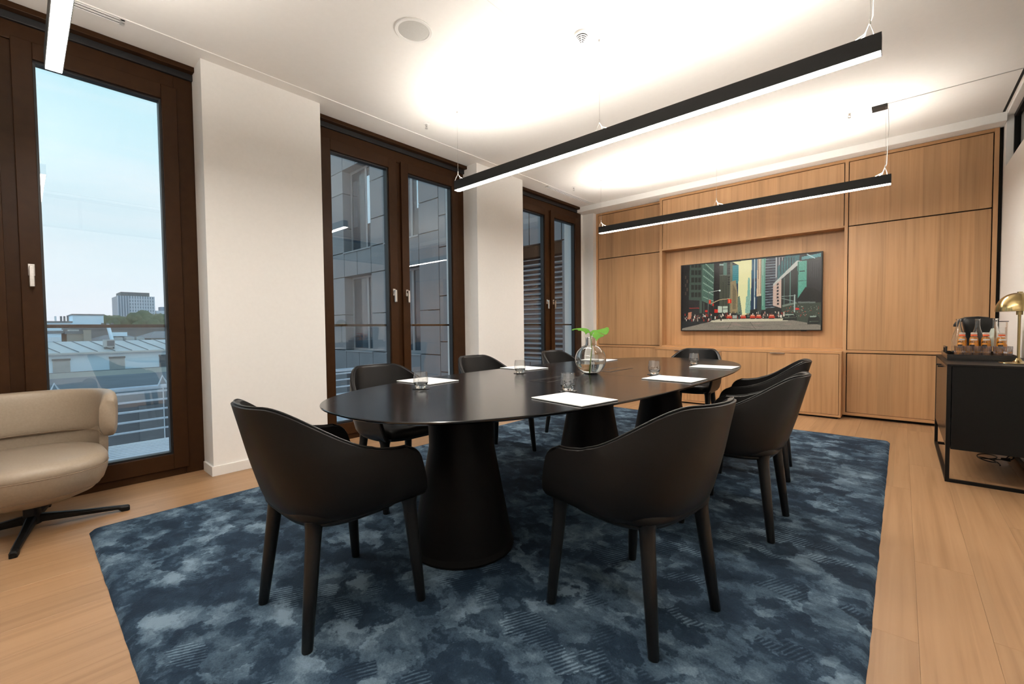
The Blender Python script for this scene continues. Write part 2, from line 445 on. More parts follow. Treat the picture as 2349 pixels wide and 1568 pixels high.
# shadow gap along the right wall and joint at the second lamp
B(0.665, 0.682, YF, 6.05, CEIL - 0.0012, CEIL + 0.001).build('shadow_gap', 'dark_gap', ceil)

# left wall: piers and infill
wall_left = struct(B(-4.3, XP, 0.905, 1.757, 0, CEIL).build('wall_left', 'white_paint'))
B(-4.3, XP, 3.600, 4.430, 0, CEIL).build('pier', 'white_paint', wall_left)
B(-4.3, XP, YF, -0.945, 0, CEIL).build('pier', 'white_paint', wall_left)
B(-4.3, -3.97, 6.19, 6.6, 0, CEIL).build('pier', 'white_paint', wall_left)
for i_, (a, b_) in enumerate(((0.905, 1.757), (3.600, 4.430), (YF, -0.945))):
    nm = 'baseboard_left' if i_ == 0 else 'baseboard_left'
    m_ = MB().box(-3.94, XP + 0.014, a - 0.014, b_ + 0.014, 0, 0.072)
    struct(m_.build(nm, 'white_lacquer', bevel=0.002))
# white strip between the third window and the oak, and the solid wall behind
wall_back = struct(B(-4.3, 1.0, 6.52, 6.7, 0, CEIL).build('wall_back', 'white_paint'))
B(-3.97, -3.772, 6.25, 6.52, 0, 2.905).build('wall_return', 'white_paint', wall_back)
wall_front = struct(B(-4.3, 1.0, YF - 0.2, YF, 0, CEIL).build('wall_front', 'white_paint'))
# right wall with a clerestory opening
YO = 6.10; ZS = 2.50
wall_right = struct(B(XR, XR + 0.12, YF, 6.52, 0, ZS).build('wall_right', 'white_paint'))
B(XR, XR + 0.12, YO, 6.52, ZS, CEIL).build('wall_end', 'white_paint', wall_right)
B(XR, XR + 0.12, YF, YO, 2.962, CEIL).build('wall_head', 'white_paint', wall_right)
win4 = struct(empty('window_4', (0, 0, 0)))
fx0, fx1 = XR + 0.046, XR + 0.095
for (a, b_, c_, d) in ((YO - 0.035, YO, ZS, 2.962), (YF, YO, 2.928, 2.962), (YF, YO, ZS, ZS + 0.035), (3.3, 3.335, ZS, 2.962), (0.6, 0.635, ZS, 2.962)):
    B(fx0, fx1, a, b_, c_, d).build('frame_bar', 'black_powder_coat', win4, bevel=0.002)
for (a, b_) in ((YF, 0.6), (0.635, 3.3), (3.335, YO - 0.035)):
    B(fx0 + 0.02, fx0 + 0.028, a, b_, ZS + 0.035, 2.928).build('pane', 'clerestory_glass', win4)
# corridor behind the clerestory
corridor = struct(B(2.3, 2.4, YF, 6.7, 0, 3.2).build('wall_corridor', 'white_paint'))
B(XR + 0.12, 2.4, YF, 6.7, 3.1, 3.2).build('corridor_ceiling', 'ceiling_paint', corridor)
B(XR + 0.12, 2.4, 6.52, 6.7, 0, 3.2).build('corridor_end', 'white_paint', corridor)
B(XR + 0.12, 2.4, YF, 6.7, -0.2, -0.01).build('corridor_floor', 'white_paint', corridor)

# windows ------------------------------------------------------------------
def window(idx, c, y0, y1):
    w = struct(empty('window_%d' % idx, (XF, c, 0)))
    def bar(nm, ya, yb, za, zb, xa, xb, mat='bronze_frame', par=w, bev=0.003):
        return B(xa - XF, xb - XF, ya - c, yb - c, za, zb).build(nm, mat, par, bevel=bev)
    zb_, zt_ = 0.0, 2.955
    # fixed frame
    bar('frame_jamb', y0, y0 + 0.115, zb_, zt_, -4.09, XF - 0.018)
    bar('frame_jamb', y1 - 0.115, y1, zb_, zt_, -4.09, XF - 0.018)
    bar('frame_head', y0 + 0.115, y1 - 0.115, 2.80, zt_, -4.09, XF - 0.018)
    bar('frame_sill', y0 + 0.115, y1 - 0.115, zb_, 0.07, -4.09, XF - 0.018)
    bar('mullion', c - 0.042, c + 0.042, 0.07, 2.80, -4.09, XF - 0.030)
    # blind box strip hanging below the ceiling
    bar('blind_pelmet', y0, y1, 2.950, 2.986, -4.09, -3.895)
    bar('pelmet_lip', y0, y1, 2.905, 2.950, -4.02, XF + 0.004, 'black_gasket', w, 0.002)
    for s in (-1, 1):
        if s < 0: a, b_ = y0 + 0.10, c - 0.030
        else: a, b_ = c + 0.030, y1 - 0.10
        ga, gb = (y0 + 0.19, c - 0.118) if s < 0 else (c + 0.118, y1 - 0.19)
        gz0, gz1 = 0.165, 2.715
        sash = empty('sash', (0, 0, 0), 0, w)
        # stiles and rails of the opening leaf
        bar('stile', a, ga, 0.055, 2.815, -4.03, XF, par=sash)
        bar('stile', gb, b_, 0.055, 2.815, -4.03, XF, par=sash)
        bar('rail', ga, gb, gz1, 2.815, -4.03, XF, par=sash)
        bar('rail', ga, gb, 0.055, gz0, -4.03, XF, par=sash)
        # black glazing bead set back
        for (p0, p1, q0, q1) in ((ga, ga + 0.012, gz0, gz1), (gb - 0.012, gb, gz0, gz1), (ga + 0.012, gb - 0.012, gz1 - 0.014, gz1), (ga + 0.012, gb - 0.012, gz0, gz0 + 0.012)):
            bar('glazing_bead', p0, p1, q0, q1, -4.03, XF - 0.022, 'black_gasket', sash, 0.0)
        bar('pane', ga + 0.010, gb - 0.010, gz0 + 0.010, gz1 - 0.012, -4.022, -4.010, 'window_glass', sash, 0.0)
        # lever handle
        hy = (b_ - 0.055) if s < 0 else (a + 0.045)
        if (s < 0 and idx == 1): continue
        h = MB(); h.box(XF - XF, 0.010, hy - 0.014 - c, hy + 0.014 - c, 1.405, 1.475)
        h.build('handle_plate', 'brushed_steel', sash, bevel=0.002)
        h = MB(); h.box(0.010, 0.048, hy - 0.010 - c, hy + 0.010 - c, 1.440, 1.462)
        h.box(0.030, 0.048, hy - 0.011 - c, hy + 0.011 - c, 1.335, 1.450)
        h.build('handle_lever', 'brushed_steel', sash, bevel=0.004)
    # guard bar outside
    B(-4.135 - XF, -4.105 - XF, y0 - c, y1 - c, 1.088, 1.111).build('guard_bar', 'bronze_frame', w, bevel=0.003)
    return w
window(1, -0.020, -0.945, 0.905)
window(2, 2.679, 1.757, 3.600)
window(3, 5.310, 4.430, 6.190)
# wall above / outside reveal
for (a, b_) in ((-0.945, 0.905), (1.757, 3.600), (4.430, 6.190)):
    B(-4.3, -4.10, a, b_, 2.97, CEIL).build('lintel', 'white_paint', wall_left)

# ceiling fittings ------------------------------------------------------------
def slot_vent(y0, y1, label):
    t = thing('slot_vent', (-3.655, (y0 + y1) / 2, CEIL), label, 'air vent', 'slot vents beside the windows')
    L = (y1 - y0) / 2
    B(-0.030, 0.030, -L, L, -0.001, 0.002).build('slot', 'dark_gap', t)
    for xs in ((-0.030, -0.023), (-0.007, -0.001), (0.001, 0.007), (0.023, 0.030)):
        B(xs[0], xs[1], -L, L, -0.006, 0.002).build('vent_blade', 'white_lacquer', t)
    for ys in (-L, L - 0.02):
        B(-0.030, 0.030, ys, ys + 0.02, -0.006, 0.002).build('end_cap', 'white_lacquer', t)
slot_vent(-0.75, 0.49, 'narrow slotted ceiling vent above the leftmost window')
slot_vent(4.85, 5.99, 'narrow slotted ceiling vent above the farthest window')

t = thing('ceiling_speaker', (-2.385, 1.752, CEIL), 'round white flush speaker with grey grille in the ceiling', 'speaker')
MB().lathe([(0.098, 0.002), (0.118, 0.002), (0.121, -0.004), (0.117, -0.008), (0.100, -0.006), (0.098, -0.003)], 48, closed=True).build('trim_ring', 'white_lacquer', t, smooth=True)
MB().lathe([(0.0, -0.0045), (0.05, -0.0045), (0.098, -0.003), (0.098, 0.001)], 48).build('grille', 'grey_grille', t, smooth=True)

t = thing('smoke_detector', (-1.60, 2.52, CEIL), 'small white domed smoke detector on the ceiling', 'smoke detector')
MB().lathe([(0.052, 0.001), (0.052, -0.012), (0.047, -0.018), (0.0, -0.019)], 36).build('base', 'white_lacquer', t, smooth=True)
for k in range(5):
    r0 = 0.038 - k * 0.0068; z0 = -0.019 - k * 0.0085
    MB().lathe([(0.0, z0), (r0 - 0.0005, z0), (r0 - 0.0025, z0 - 0.0056), (0, z0 - 0.0056)], 28).build('slot', 'dark_gap', t)
    MB().lathe([(0.0, z0 - 0.0055), (r0 - 0.0015, z0 - 0.0055), (r0 - 0.0035, z0 - 0.0086), (0, z0 - 0.0090)], 28).build('louvre_ring', 'white_lacquer', t, smooth=True)
for a in range(4):
    aa = a * PI / 2 + 0.4
    MB().tube([(0.036 * math.cos(aa), 0.036 * math.sin(aa), -0.017), (0.009 * math.cos(aa), 0.009 * math.sin(aa), -0.060)], 0.0025, 6).build('rib', 'white_lacquer', t)

def sprinkler(x_, y_, label):
    t = thing('sprinkler', (x_, y_, CEIL), label, 'sprinkler', 'ceiling sprinklers')
    MB().lathe([(0.0, 0.001), (0.030, 0.001), (0.030, -0.004), (0.012, -0.009), (0.0, -0.009)], 24).build('rosette', 'white_lacquer', t, smooth=True)
    MB().lathe([(0.0, -0.008), (0.009, -0.008), (0.009, -0.026), (0.0, -0.026)], 16).build('body', 'brushed_steel', t, smooth=True)
    for s in (-1, 1):
        MB().tube([(s * 0.007, 0, -0.024), (s * 0.011, 0, -0.036), (s * 0.004, 0, -0.047)], 0.002, 6).build('yoke_arm', 'brushed_steel', t)
    MB().lathe([(0.0, -0.046), (0.013, -0.046), (0.013, -0.049), (0.0, -0.049)], 16).build('deflector', 'brushed_steel', t)
sprinkler(-3.367, 2.60, 'ceiling sprinkler head near the middle window')
sprinkler(-3.406, 5.137, 'ceiling sprinkler head near the farthest window')
sprinkler(-0.381, 5.09, 'ceiling sprinkler head beside the black cable canopy')

def linear_lamp(yc, label, cable_right=True):
    x0, x1 = -3.005, -0.085
    zb, zt = 2.292, 2.374; hw = 0.030
    xc = (x0 + x1) / 2
    t = thing('linear_pendant_lamp', (xc, yc, CEIL), label, 'pendant lamp', 'black linear pendant lamps')
    a, b_ = x0 - xc, x1 - xc; z0, z1 = zb - CEIL, zt - CEIL
    hs = MB()
    hs.box(a, b_, -hw, -hw + 0.003, z0, z1); hs.box(a, b_, hw - 0.003, hw, z0, z1)
    hs.box(a, a + 0.003, -hw + 0.003, hw - 0.003, z0, z1); hs.box(b_ - 0.003, b_, -hw + 0.003, hw - 0.003, z0, z1)
    hs.box(a + 0.003, b_ - 0.003, -hw + 0.003, hw - 0.003, z0 + 0.02, z1 - 0.02)
    hs.build('housing', 'lamp_black', t, fix=False)
    B(a + 0.003, b_ - 0.003, -hw + 0.003, hw - 0.003, z0 - 0.0015, z0 + 0.004).build('lower_diffuser', 'diffuser_down', t)
    B(a + 0.003, b_ - 0.003, -hw + 0.003, hw - 0.003, z1 - 0.012, z1 - 0.006).build('upper_diffuser', 'diffuser_up', t)
    for xs in (-2.985, -1.545, -0.128):
        q = xs - xc
        MB().tube([(q, 0, z1 + 0.075), (q, 0, -0.012)], 0.0012, 6).build('suspension_wire', 'brushed_steel', t)
        MB().lathe([(0, -0.014), (0.004, -0.014), (0.007, -0.004), (0.007, 0.0)], 12, c=(q, 0)).build('ceiling_anchor', 'brushed_steel', t)
        MB().lathe([(0, z1 + 0.062), (0.004, z1 + 0.062), (0.004, z1 + 0.088), (0, z1 + 0.088)], 10, c=(q, 0)).build('wire_grip', 'brushed_steel', t)
        for s in (-1, 1):
            MB().tube([(q, 0, z1 + 0.066), (q + s * 0.012, s * 0.012, z1 + 0.03), (q + s * 0.016, s * hw * 0.85, z1 - 0.004)], 0.0016, 6).build('wire_fork', 'brushed_steel', t)
        MB().tube([(q, 0, z1 + 0.064), (q + (0.02 if xs > -2 else 0.03) * (-1 if xs > -1 else 1), 0, z1 + 0.03), (q + 0.075 * (-1 if xs > -1 else 1), 0, z1 + 0.004)], 0.0013, 6).build('wire_tail', 'white_lacquer', t)
    q = -0.118 - xc
    MB().tube([(q + 0.006, 0, -0.03), (q + 0.010, 0.004, -0.2), (q + 0.004, -0.003, -0.4), (q, 0, z1 + 0.10), (q - 0.03, 0, z1 + 0.02), (q - 0.06, 0, z1)], 0.0028, 8).build('power_cord', 'white_lacquer', t, smooth=True)
    B(-0.226 - xc, -0.119 - xc, -0.05, 0.068, -0.014, 0.0).build('ceiling_canopy', 'lamp_black', t, bevel=0.002)
    return t
linear_lamp(2.647, 'long black linear pendant lamp spanning above the table centre')
linear_lamp(5.145, 'long black linear pendant lamp nearest the oak wall')
linear_lamp(0.142, 'bright linear pendant lamp end in front of the leftmost window')
t = tag(MB().tube([(-0.119, 5.112, CEIL - 0.003), (0.66, 5.117, CEIL - 0.003)], 0.003, 6).build('ceiling_cable', 'grey_grille'), 'thin grey cable running along ceiling from the black canopy', 'cable')

# ------------------------------------------------------------------ oak wall
ow = thing('oak_wall_unit', (-1.5, 6.3, 0), 'full height oak panelled wall unit with a recessed television niche', 'wall unit')
OX, OY_ = -1.5, 6.3
def op(nm, x0, x1, y0, y1, z0, z1, mat='oak_veneer', bev=0.0015):
    return B(x0 - OX, x1 - OX, y0 - OY_, y1 - OY_, z0, z1).build(nm, mat, ow, bevel=bev)
FY = 6.20; ZTOP = 2.901; GAP = 0.012
# dark carcass core seen in the joints
op('carcass', -3.772, -2.64, 6.372, 6.51, 0.03, 2.895, 'dark_gap', 0)
op('carcass', -2.62, -0.48, 6.385, 6.51, 0.03, 2.895, 'dark_gap', 0)
op('carcass', -2.61, -0.48, 6.235, 6.385, 2.165, 2.895, 'dark_gap', 0)
op('carcass', -0.48, 0.664, 6.235, 6.51, 0.03, 2.895, 'dark_gap', 0)
op('plinth', -0.48, 0.690, 6.25, 6.51, 0.0, 0.032, 'dark_gap', 0)
op('plinth', -3.772, -2.64, 6.39, 6.51, 0.0, 0.032, 'dark_gap', 0)
# left, set back bay
LY = 6.34
op('stile', -3.772, -3.737, LY, LY + 0.05, 0.03, ZTOP, 'oak_side')
op('rail', -3.737, -2.638, LY, LY + 0.05, 2.872, ZTOP, 'oak_rail')
op('rail', -3.737, -2.638, LY, LY + 0.05, 0.735, 0.766, 'oak_rail')
op('rail', -3.737, -2.638, LY, LY + 0.05, 0.03, 0.065, 'oak_rail')
op('panel', -3.737 + 0.006, -2.640, LY + 0.004, LY + 0.03, 2.166, 2.872 - 0.008)
op('panel', -3.737 + 0.006, -2.640, LY + 0.004, LY + 0.03, 0.774, 2.154)
op('panel', -3.737 + 0.006, -2.640, LY + 0.008, LY + 0.03, 0.070, 0.731)
# centre bay: uprights, upper panel, niche
op('stile', -2.638, -2.600, FY, 6.50, 0.755, ZTOP, 'oak_side')
op('stile', -0.495, -0.464, FY, 6.50, 0.03, ZTOP, 'oak_side')
op('rail', -2.600, -0.495, FY, FY + 0.05, 2.870, ZTOP, 'oak_rail')
op('rail', -2.600, -0.495, FY, 6.37, 2.146, 2.168, 'oak_rail')
op('panel', -2.592, -0.503, FY + 0.004, FY + 0.03, 2.168, 2.862)
for k in range(5):
    w5 = (2.600 - 0.495) / 5
    op('niche_board', -2.600 + k * w5, -2.600 + (k + 1) * w5 - 0.0008, 6.360, 6.384, 0.78, 2.146, 'oak_veneer', 0.0006)
op('niche_base', -2.600, -0.495, 6.20, 6.384, 0.742, 0.780, 'oak_rail')
# right bay
op('stile', 0.636, 0.668, FY, FY + 0.06, 0.03, ZTOP, 'oak_side')
op('rail', -0.464, 0.636, FY, FY + 0.05, 2.870, ZTOP, 'oak_rail')
op('rail', -0.464, 0.636, FY, FY + 0.05, 0.738, 0.766, 'oak_rail')
op('rail', -0.464, 0.636, FY, FY + 0.05, 0.030, 0.060, 'oak_rail')
op('panel', -0.456, 0.628, FY + 0.004, FY + 0.03, 2.160, 2.862)
op('panel', -0.456, 0.628, FY + 0.004, FY + 0.03, 0.770, 2.148)
op('panel', -0.456, 0.628, FY + 0.008, FY + 0.03, 0.064, 0.728)
op('shadow_strip', 0.668, 0.697, 6.24, 6.51, 0.0, 2.905, 'dark_gap', 0)

# low oak cabinet under the niche
lc = thing('low_oak_cabinet', (-1.56, 6.11, 0), 'low oak sideboard cabinet under the television with steel tab pulls', 'cabinet')
CX, CYc = -1.56, 6.11
def lp(nm, x0, x1, y0, y1, z0, z1, mat='oak_veneer', bev=0.0015, par=lc):
    return B(x0 - CX, x1 - CX, y0 - CYc, y1 - CYc, z0, z1).build(nm, mat, par, bevel=bev)
lp('plinth', -2.60, -0.52, 6.05, 6.195, 0.0, 0.026, 'dark_gap', 0)
lp('carcass', -2.622, -0.500, 6.045, 6.198, 0.040, 0.725, 'dark_gap', 0)
lp('top', -2.630, -0.490, 6.020, 6.199, 0.728, 0.754, 'oak_rail')
lp('base_rail', -2.630, -0.490, 6.020, 6.199, 0.022, 0.044, 'oak_rail')
lp('end_panel', -2.630, -2.610, 6.040, 6.199, 0.044, 0.728, 'oak_side')
lp('end_panel', -0.510, -0.490, 6.020, 6.199, 0.044, 0.728, 'oak_side')
xs = (-2.608, -2.140, -1.736, -1.215, -0.512)
xs = (-2.608, -2.172, -1.738, -1.213, -0.512)
for k in range(4):
    d = lp('door', xs[k] + 0.0015, xs[k + 1] - 0.0015, 6.022, 6.042, 0.047, 0.724)
hx = ((-2.36, -2.19), (-1.918, -1.745), (-1.185, -1.031))
dk = [o for o in lc.children if o.name.startswith('door')]
for k, (a, b_) in zip((0, 1, 2), ((-2.35, -2.20), (-1.918, -1.745), (0, 0))):
    if a == 0: continue
    lp('tab_pull', a, b_, 6.006, 6.024, 0.719, 0.7255, 'brushed_steel', 0.001, dk[k])
lp('tab_pull', -1.185, -1.031, 6.006, 6.024, 0.719, 0.7255, 'brushed_steel', 0.001, dk[3])

# television ----------------------------------------------------------------
tv = thing('television', (-1.534, 6.31, 0.986), 'wall mounted flat television showing a city street picture', 'television')
TW, TH = 1.664, 0.936
B(-TW / 2, TW / 2, 0.0, 0.030, 0, TH).build('back_case', 'black_plastic', tv, bevel=0.002)
bz = 0.011
B(-TW / 2, TW / 2, -0.008, 0.0, 0, bz).build('bezel', 'black_plastic', tv, bevel=0.001)
B(-TW / 2, TW / 2, -0.008, 0.0, TH - bz, TH).build('bezel', 'black_plastic', tv, bevel=0.001)
B(-TW / 2, -TW / 2 + bz, -0.008, 0.0, bz, TH - bz).build('bezel', 'black_plastic', tv, bevel=0.001)
B(TW / 2 - bz, TW / 2, -0.008, 0.0, bz, TH - bz).build('bezel', 'black_plastic', tv, bevel=0.001)
B(0.62, 0.68, -0.006, 0.004, -0.006, 0.0).build('sensor', 'black_plastic', tv)
B(-0.3, 0.3, 0.030, 0.050, 0.25, 0.7).build('wall_bracket', 'black_plastic', tv)
# paint the picture on a raster held as a colour attribute
def paint_picture(NX, NY):
    src = np.array([(140, 308), (2200, 98), (2195, 1262), (140, 1262)], float)
    dst = np.array([(0, 0), (NX, 0), (NX, NY), (0, NY)], float)
    A = []; bb = []
    for (x_, y_), (u_, v_) in zip(src, dst):
        A.append([x_, y_, 1, 0, 0, 0, -u_ * x_, -u_ * y_]); bb.append(u_)
        A.append([0, 0, 0, x_, y_, 1, -v_ * x_, -v_ * y_]); bb.append(v_)
    hh = np.append(np.linalg.solve(np.array(A), np.array(bb)), 1).reshape(3, 3)
    def tp(p):
        q_ = hh @ np.array([p[0], p[1], 1.0]); return q_[:2] / q_[2]
    img = np.zeros((NY, NX, 3)); img[:] = (30, 34, 33)
    yy, xx_ = np.mgrid[0:NY, 0:NX]; px_ = xx_ + 0.5; py_ = yy + 0.5
    rng = np.random.RandomState(5)
    def poly(pts, col, noise_=0.0, alpha=1.0):
        P = np.array([tp(p) for p in pts]); inside = np.zeros((NY, NX), bool)
        j = len(P) - 1
        for i in range(len(P)):
            xi, yi = P[i]; xj, yj = P[j]
            c_ = ((yi > py_) != (yj > py_)) & (px_ < (xj - xi) * (py_ - yi) / (yj - yi + 1e-9) + xi)
            inside ^= c_; j = i
        col = np.array(col, float)
        cc = col[None, :] * (1 + noise_ * rng.randn(inside.sum(), 1)) if noise_ else col
        img[inside] = img[inside] * (1 - alpha) + cc * alpha
    def line(p, q_, w_, col, alpha=1.0):
        p = np.array(p, float); q_ = np.array(q_, float); d = q_ - p; d /= np.linalg.norm(d) + 1e-9
        nn = np.array([-d[1], d[0]]) * w_ / 2
        poly([p + nn, q_ + nn, q_ - nn, p - nn], col, 0, alpha)
    def rect(x0, x1, y0, y1, col, **k): poly([(x0, y0), (x1, y0), (x1, y1), (x0, y1)], col, **k)
    # left side of the street
    poly([(140, 300), (262, 290), (250, 1180), (140, 1200)], (24, 21, 24), 0.15)
    for k in range(5): rect(185 + (k % 2) * 22, 205 + (k % 2) * 26, 450 + 60 * k, 500 + 60 * k, (74, 64, 54))
    poly([(255, 296), (437, 280), (430, 830), (243, 812)], (66, 84, 74), 0.05)
    for r_ in range(5):
        y0 = 250 + r_ * 110
        for c_ in range(3):
            rect(278 + c_ * 50, 320 + c_ * 50, y0 + 8, y0 + 80, (38, 44, 36), noise_=0.12)
    poly([(437, 280), (615, 268), (606, 905), (430, 822)], (84, 112, 98), 0.05)
    for k in range(7):
        line((452, 240 + 105 * k), (608, 390 + 88 * k), 13, (140, 165, 148))
        for j in range(6): line((470 + 24 * j, 290 + 105 * k + 21 * j), (470 + 24 * j, 330 + 98 * k + 21 * j), 8, (58, 78, 68))
    poly([(243, 812), (430, 822), (606, 905), (606, 1060), (243, 1060)], (34, 32, 34), 0.08)
    rect(402, 436, 815, 1010, (72, 90, 78)); rect(455, 470, 850, 1010, (66, 82, 70))
    poly([(610, 272), (740, 258), (730, 880), (604, 880)], (26, 24, 27), 0.1)
    poly([(690, 262), (850, 248), (850, 1010), (690, 1010)], (58, 62, 52), 0.08)
    for k in range(7): rect(700 + k * 22, 708 + k * 22, 440, 900, (104, 108, 88), alpha=0.75)
    rect(745, 800, 255, 440, (92, 124, 112)); rect(690, 750, 275, 300, (150, 170, 160))
    for k in range(10): rect(812, 848, 265 + k * 34, 283 + k * 34, (24, 26, 28))
    rect(690, 850, 438, 446, (120, 130, 118))
    poly([(850, 250), (884, 246), (884, 1000), (835, 1000)], (112, 116, 96), 0.05)
    # sky
    poly([(880, 246), (1172, 212), (1160, 800), (1085, 1035), (1025, 1035), (968, 760), (966, 290)], (228, 222, 172), 0.01)
    poly([(960, 600), (1160, 560), (1130, 1035), (1000, 1035)], (222, 220, 170), 0, 0.6)
    # far end of the street
    poly([(882, 296), (972, 286), (968, 600), (880, 540)], (42, 132, 138), 0.05)
    for k in range(8): line((884, 320 + 28 * k), (970, 314 + 30 * k), 4, (92, 172, 172), 0.7)
    poly([(940, 560), (968, 570), (962, 800), (938, 780)], (22, 66, 88))
    poly([(855, 540), (930, 516), (968, 790), (990, 1010), (852, 1010)], (152, 136, 102), 0.06)
    for k in range(5): rect(888 + 10 * k, 892 + 10 * k, 580 + 20 * k, 950, (78, 72, 58))
    poly([(960, 770), (988, 750), (1010, 900), (1028, 1030), (960, 1030)], (104, 122, 106), 0.1)
    poly([(1112, 480), (1136, 478), (1150, 960), (1095, 960)], (128, 176, 160), 0.05)
    poly([(1085, 760), (1150, 730), (1145, 1010), (1070, 1010)], (142, 178, 160), 0.08)
    # right side
    poly([(1166, 214), (1252, 204), (1244, 940), (1150, 965)], (24, 92, 116), 0.08)
    poly([(1170, 500), (1252, 480), (1244, 940), (1150, 965)], (18, 52, 80), 0.08, 0.8)
    rect(1200, 1214, 205, 950, (205, 214, 205)); line((1222, 540), (1212, 760), 8, (60, 130, 150))
    poly([(1250, 204), (1312, 198), (1308, 752), (1238, 760)], (208, 186, 156), 0.04)
    rect(1262, 1272, 205, 720, (120, 88, 70)); rect(1292, 1300, 205, 720, (150, 120, 100))
    poly([(1308, 198), (1374, 192), (1368, 960), (1306, 960)], (98, 152, 132), 0.05)
    rect(1326, 1332, 200, 900, (180, 200, 185))
    poly([(1246, 760), (1312, 752), (1312, 1010), (1246, 1010)], (52, 62, 58), 0.1)
    poly([(1370, 192), (1520, 178), (1500, 910), (1364, 930)], (40, 46, 58), 0.1)
    for k in range(19): line((1368, 212 + 40 * k), (1512, 200 + 40 * k), 7, (148, 164, 168))
    for k in range(8): line((1384 + 18 * k, 190), (1380 + 17 * k, 900), 3, (92, 100, 110), 0.6)
    poly([(1512, 178), (1660, 165), (1640, 480), (1515, 560)], (104, 108, 112), 0.08)
    for k in range(5): line((1525 + 24 * k, 175), (1525 + 24 * k, 480), 9, (200, 200, 196) if k % 2 == 0 else (42, 46, 54))
    poly([(1545, 330), (1660, 160), (1870, 140), (1860, 260), (1600, 500), (1545, 520)], (52, 108, 110), 0.1)
    for k in range(6): line((1590 + 40 * k, 180), (1590 + 40 * k, 430 - 30 * k), 12, (28, 46, 54))
    poly([(1600, 520), (1860, 280), (2190, 120), (2190, 1200), (1600, 1080)], (44, 52, 48), 0.06)
    poly([(1478, 578), (1830, 225), (1915, 232), (1604, 500), (1480, 622)], (192, 192, 182), 0.03)
    poly([(1478, 610), (1604, 500), (1602, 935), (1480, 895)], (202, 176, 160), 0.03)
    for k in range(7): poly([(1538, 570 + 48 * k), (1566, 556 + 50 * k), (1566, 588 + 50 * k), (1538, 602 + 48 * k)], (40, 42, 46))
    line((1645, 480), (1645, 900), 9, (120, 150, 140)); line((1735, 390), (1732, 880), 9, (112, 146, 136))
    poly([(1842, 240), (1978, 222), (1972, 810), (1838, 830)], (96, 164, 144), 0.05)
    line((1850, 240), (1846, 800), 12, (50, 84, 76)); line((1870, 385), (1950, 380), 12, (40, 70, 64)); line((1842, 530), (1970, 525), 8, (60, 100, 88))
    poly([(1900, 170), (2190, 110), (2190, 165), (1900, 215)], (98, 150, 150), 0.08)
    line((1980, 130), (2100, 190), 14, (180, 205, 205))
    poly([(1990, 240), (2190, 200), (2190, 900), (1980, 900)], (44, 46, 48), 0.06)
    for k in range(5): line((2020 + 30 * k, 240), (2020 + 30 * k, 480), 6, (66, 68, 72))
    poly([(1840, 800), (1960, 620), (2100, 640), (2190, 700), (2190, 860), (1840, 850)], (30, 34, 32), 0.15)
    poly([(1616, 890), (1850, 850), (2190, 850), (2190, 1190), (1616, 1100)], (66, 76, 64), 0.06)
    line((1620, 905), (1830, 855), 30, (120, 132, 118)); line((1850, 850), (2110, 850), 26, (128, 138, 130), 0.7)
    # road
    poly([(140, 1262), (150, 1230), (560, 1128), (1640, 1095), (2190, 1190), (2190, 1270)], (140, 132, 118), 0.05)
    poly([(560, 1122), (700, 1098), (1640, 1090), (1720, 1130), (900, 1140), (560, 1140)], (202, 194, 168), 0.03)
    poly([(140, 1130), (570, 1120), (560, 1135), (150, 1235), (140, 1262)], (36, 38, 40), 0.1)
    line((880, 1145), (810, 1250), 5, (80, 76, 70)); line((1140, 1140), (1225, 1250), 6, (88, 82, 76))
    for k in range(26):
        x0 = rng.uniform(300, 2100); y0 = rng.uniform(1150, 1235)
        poly([(x0, y0), (x0 + rng.uniform(60, 180), y0 - 4), (x0 + rng.uniform(60, 180), y0 + 10), (x0 - 20, y0 + 8)], rng.choice([[176, 146, 136], [112, 108, 98], [164, 158, 142]][0:1] + [[112, 108, 98]]) if False else ((176, 146, 136) if k % 3 == 0 else (116, 110, 100)), 0, 0.45)
    # parked cars on the right
    for (a, b_, c_, d) in ((1625, 1840, 1010, 1120), (1990, 2180, 1040, 1180)):
        poly([(a, d), (a + 20, c_ + 30), (a + 60, c_), (b_ - 50, c_), (b_, c_ + 45), (b_, d)], (34, 42, 36))
        line((a + 40, c_ + 25), (b_ - 50, c_ + 20), 18, (150, 165, 150))
        line((a + 30, d - 40), (b_ - 20, d - 44), 6, (104, 116, 100))
    # crowd and street clutter
    for k in range(230):
        x0 = rng.uniform(150, 1000) if k < 150 else rng.uniform(1180, 1640)
        y0 = rng.uniform(1010, 1105) if x0 < 760 else rng.uniform(985, 1060)
        w_ = rng.uniform(5, 16); h_ = rng.uniform(14, 46)
        c_ = [(20, 20, 24), (26, 26, 30), (200, 188, 168), (92, 70, 60), (150, 50, 36), (60, 84, 84), (226, 214, 196)][rng.randint(7)]
        rect(x0, x0 + w_, y0, y0 + h_, c_)
    for k in range(60):
        x0 = rng.uniform(1640, 2160); y0 = rng.uniform(900, 1060)
        rect(x0, x0 + 8, y0, y0 + 10, (206, 70, 50) if k % 3 == 0 else (150, 160, 140))
    for (a, b_) in ((798, 874), (1004, 1082), (1144, 1222), (1420, 1506), (1230, 1310)):
        rect(a, b_, 1052, 1094, (196, 62, 34)); rect(a + 12, b_ - 12, 1034, 1056, (216, 150, 120)); rect(a + 6, b_ - 6, 1084, 1096, (40, 24, 20))
    rect(886, 950, 1040, 1088, (168, 170, 158)); rect(1100, 1140, 1040, 1070, (90, 100, 92))
    for (a, b_, c_, d) in ((670, 730, 905, 1000), (740, 815, 905, 940), (740, 815, 950, 1000)):
        rect(a, b_, c_, d, (186, 194, 176))
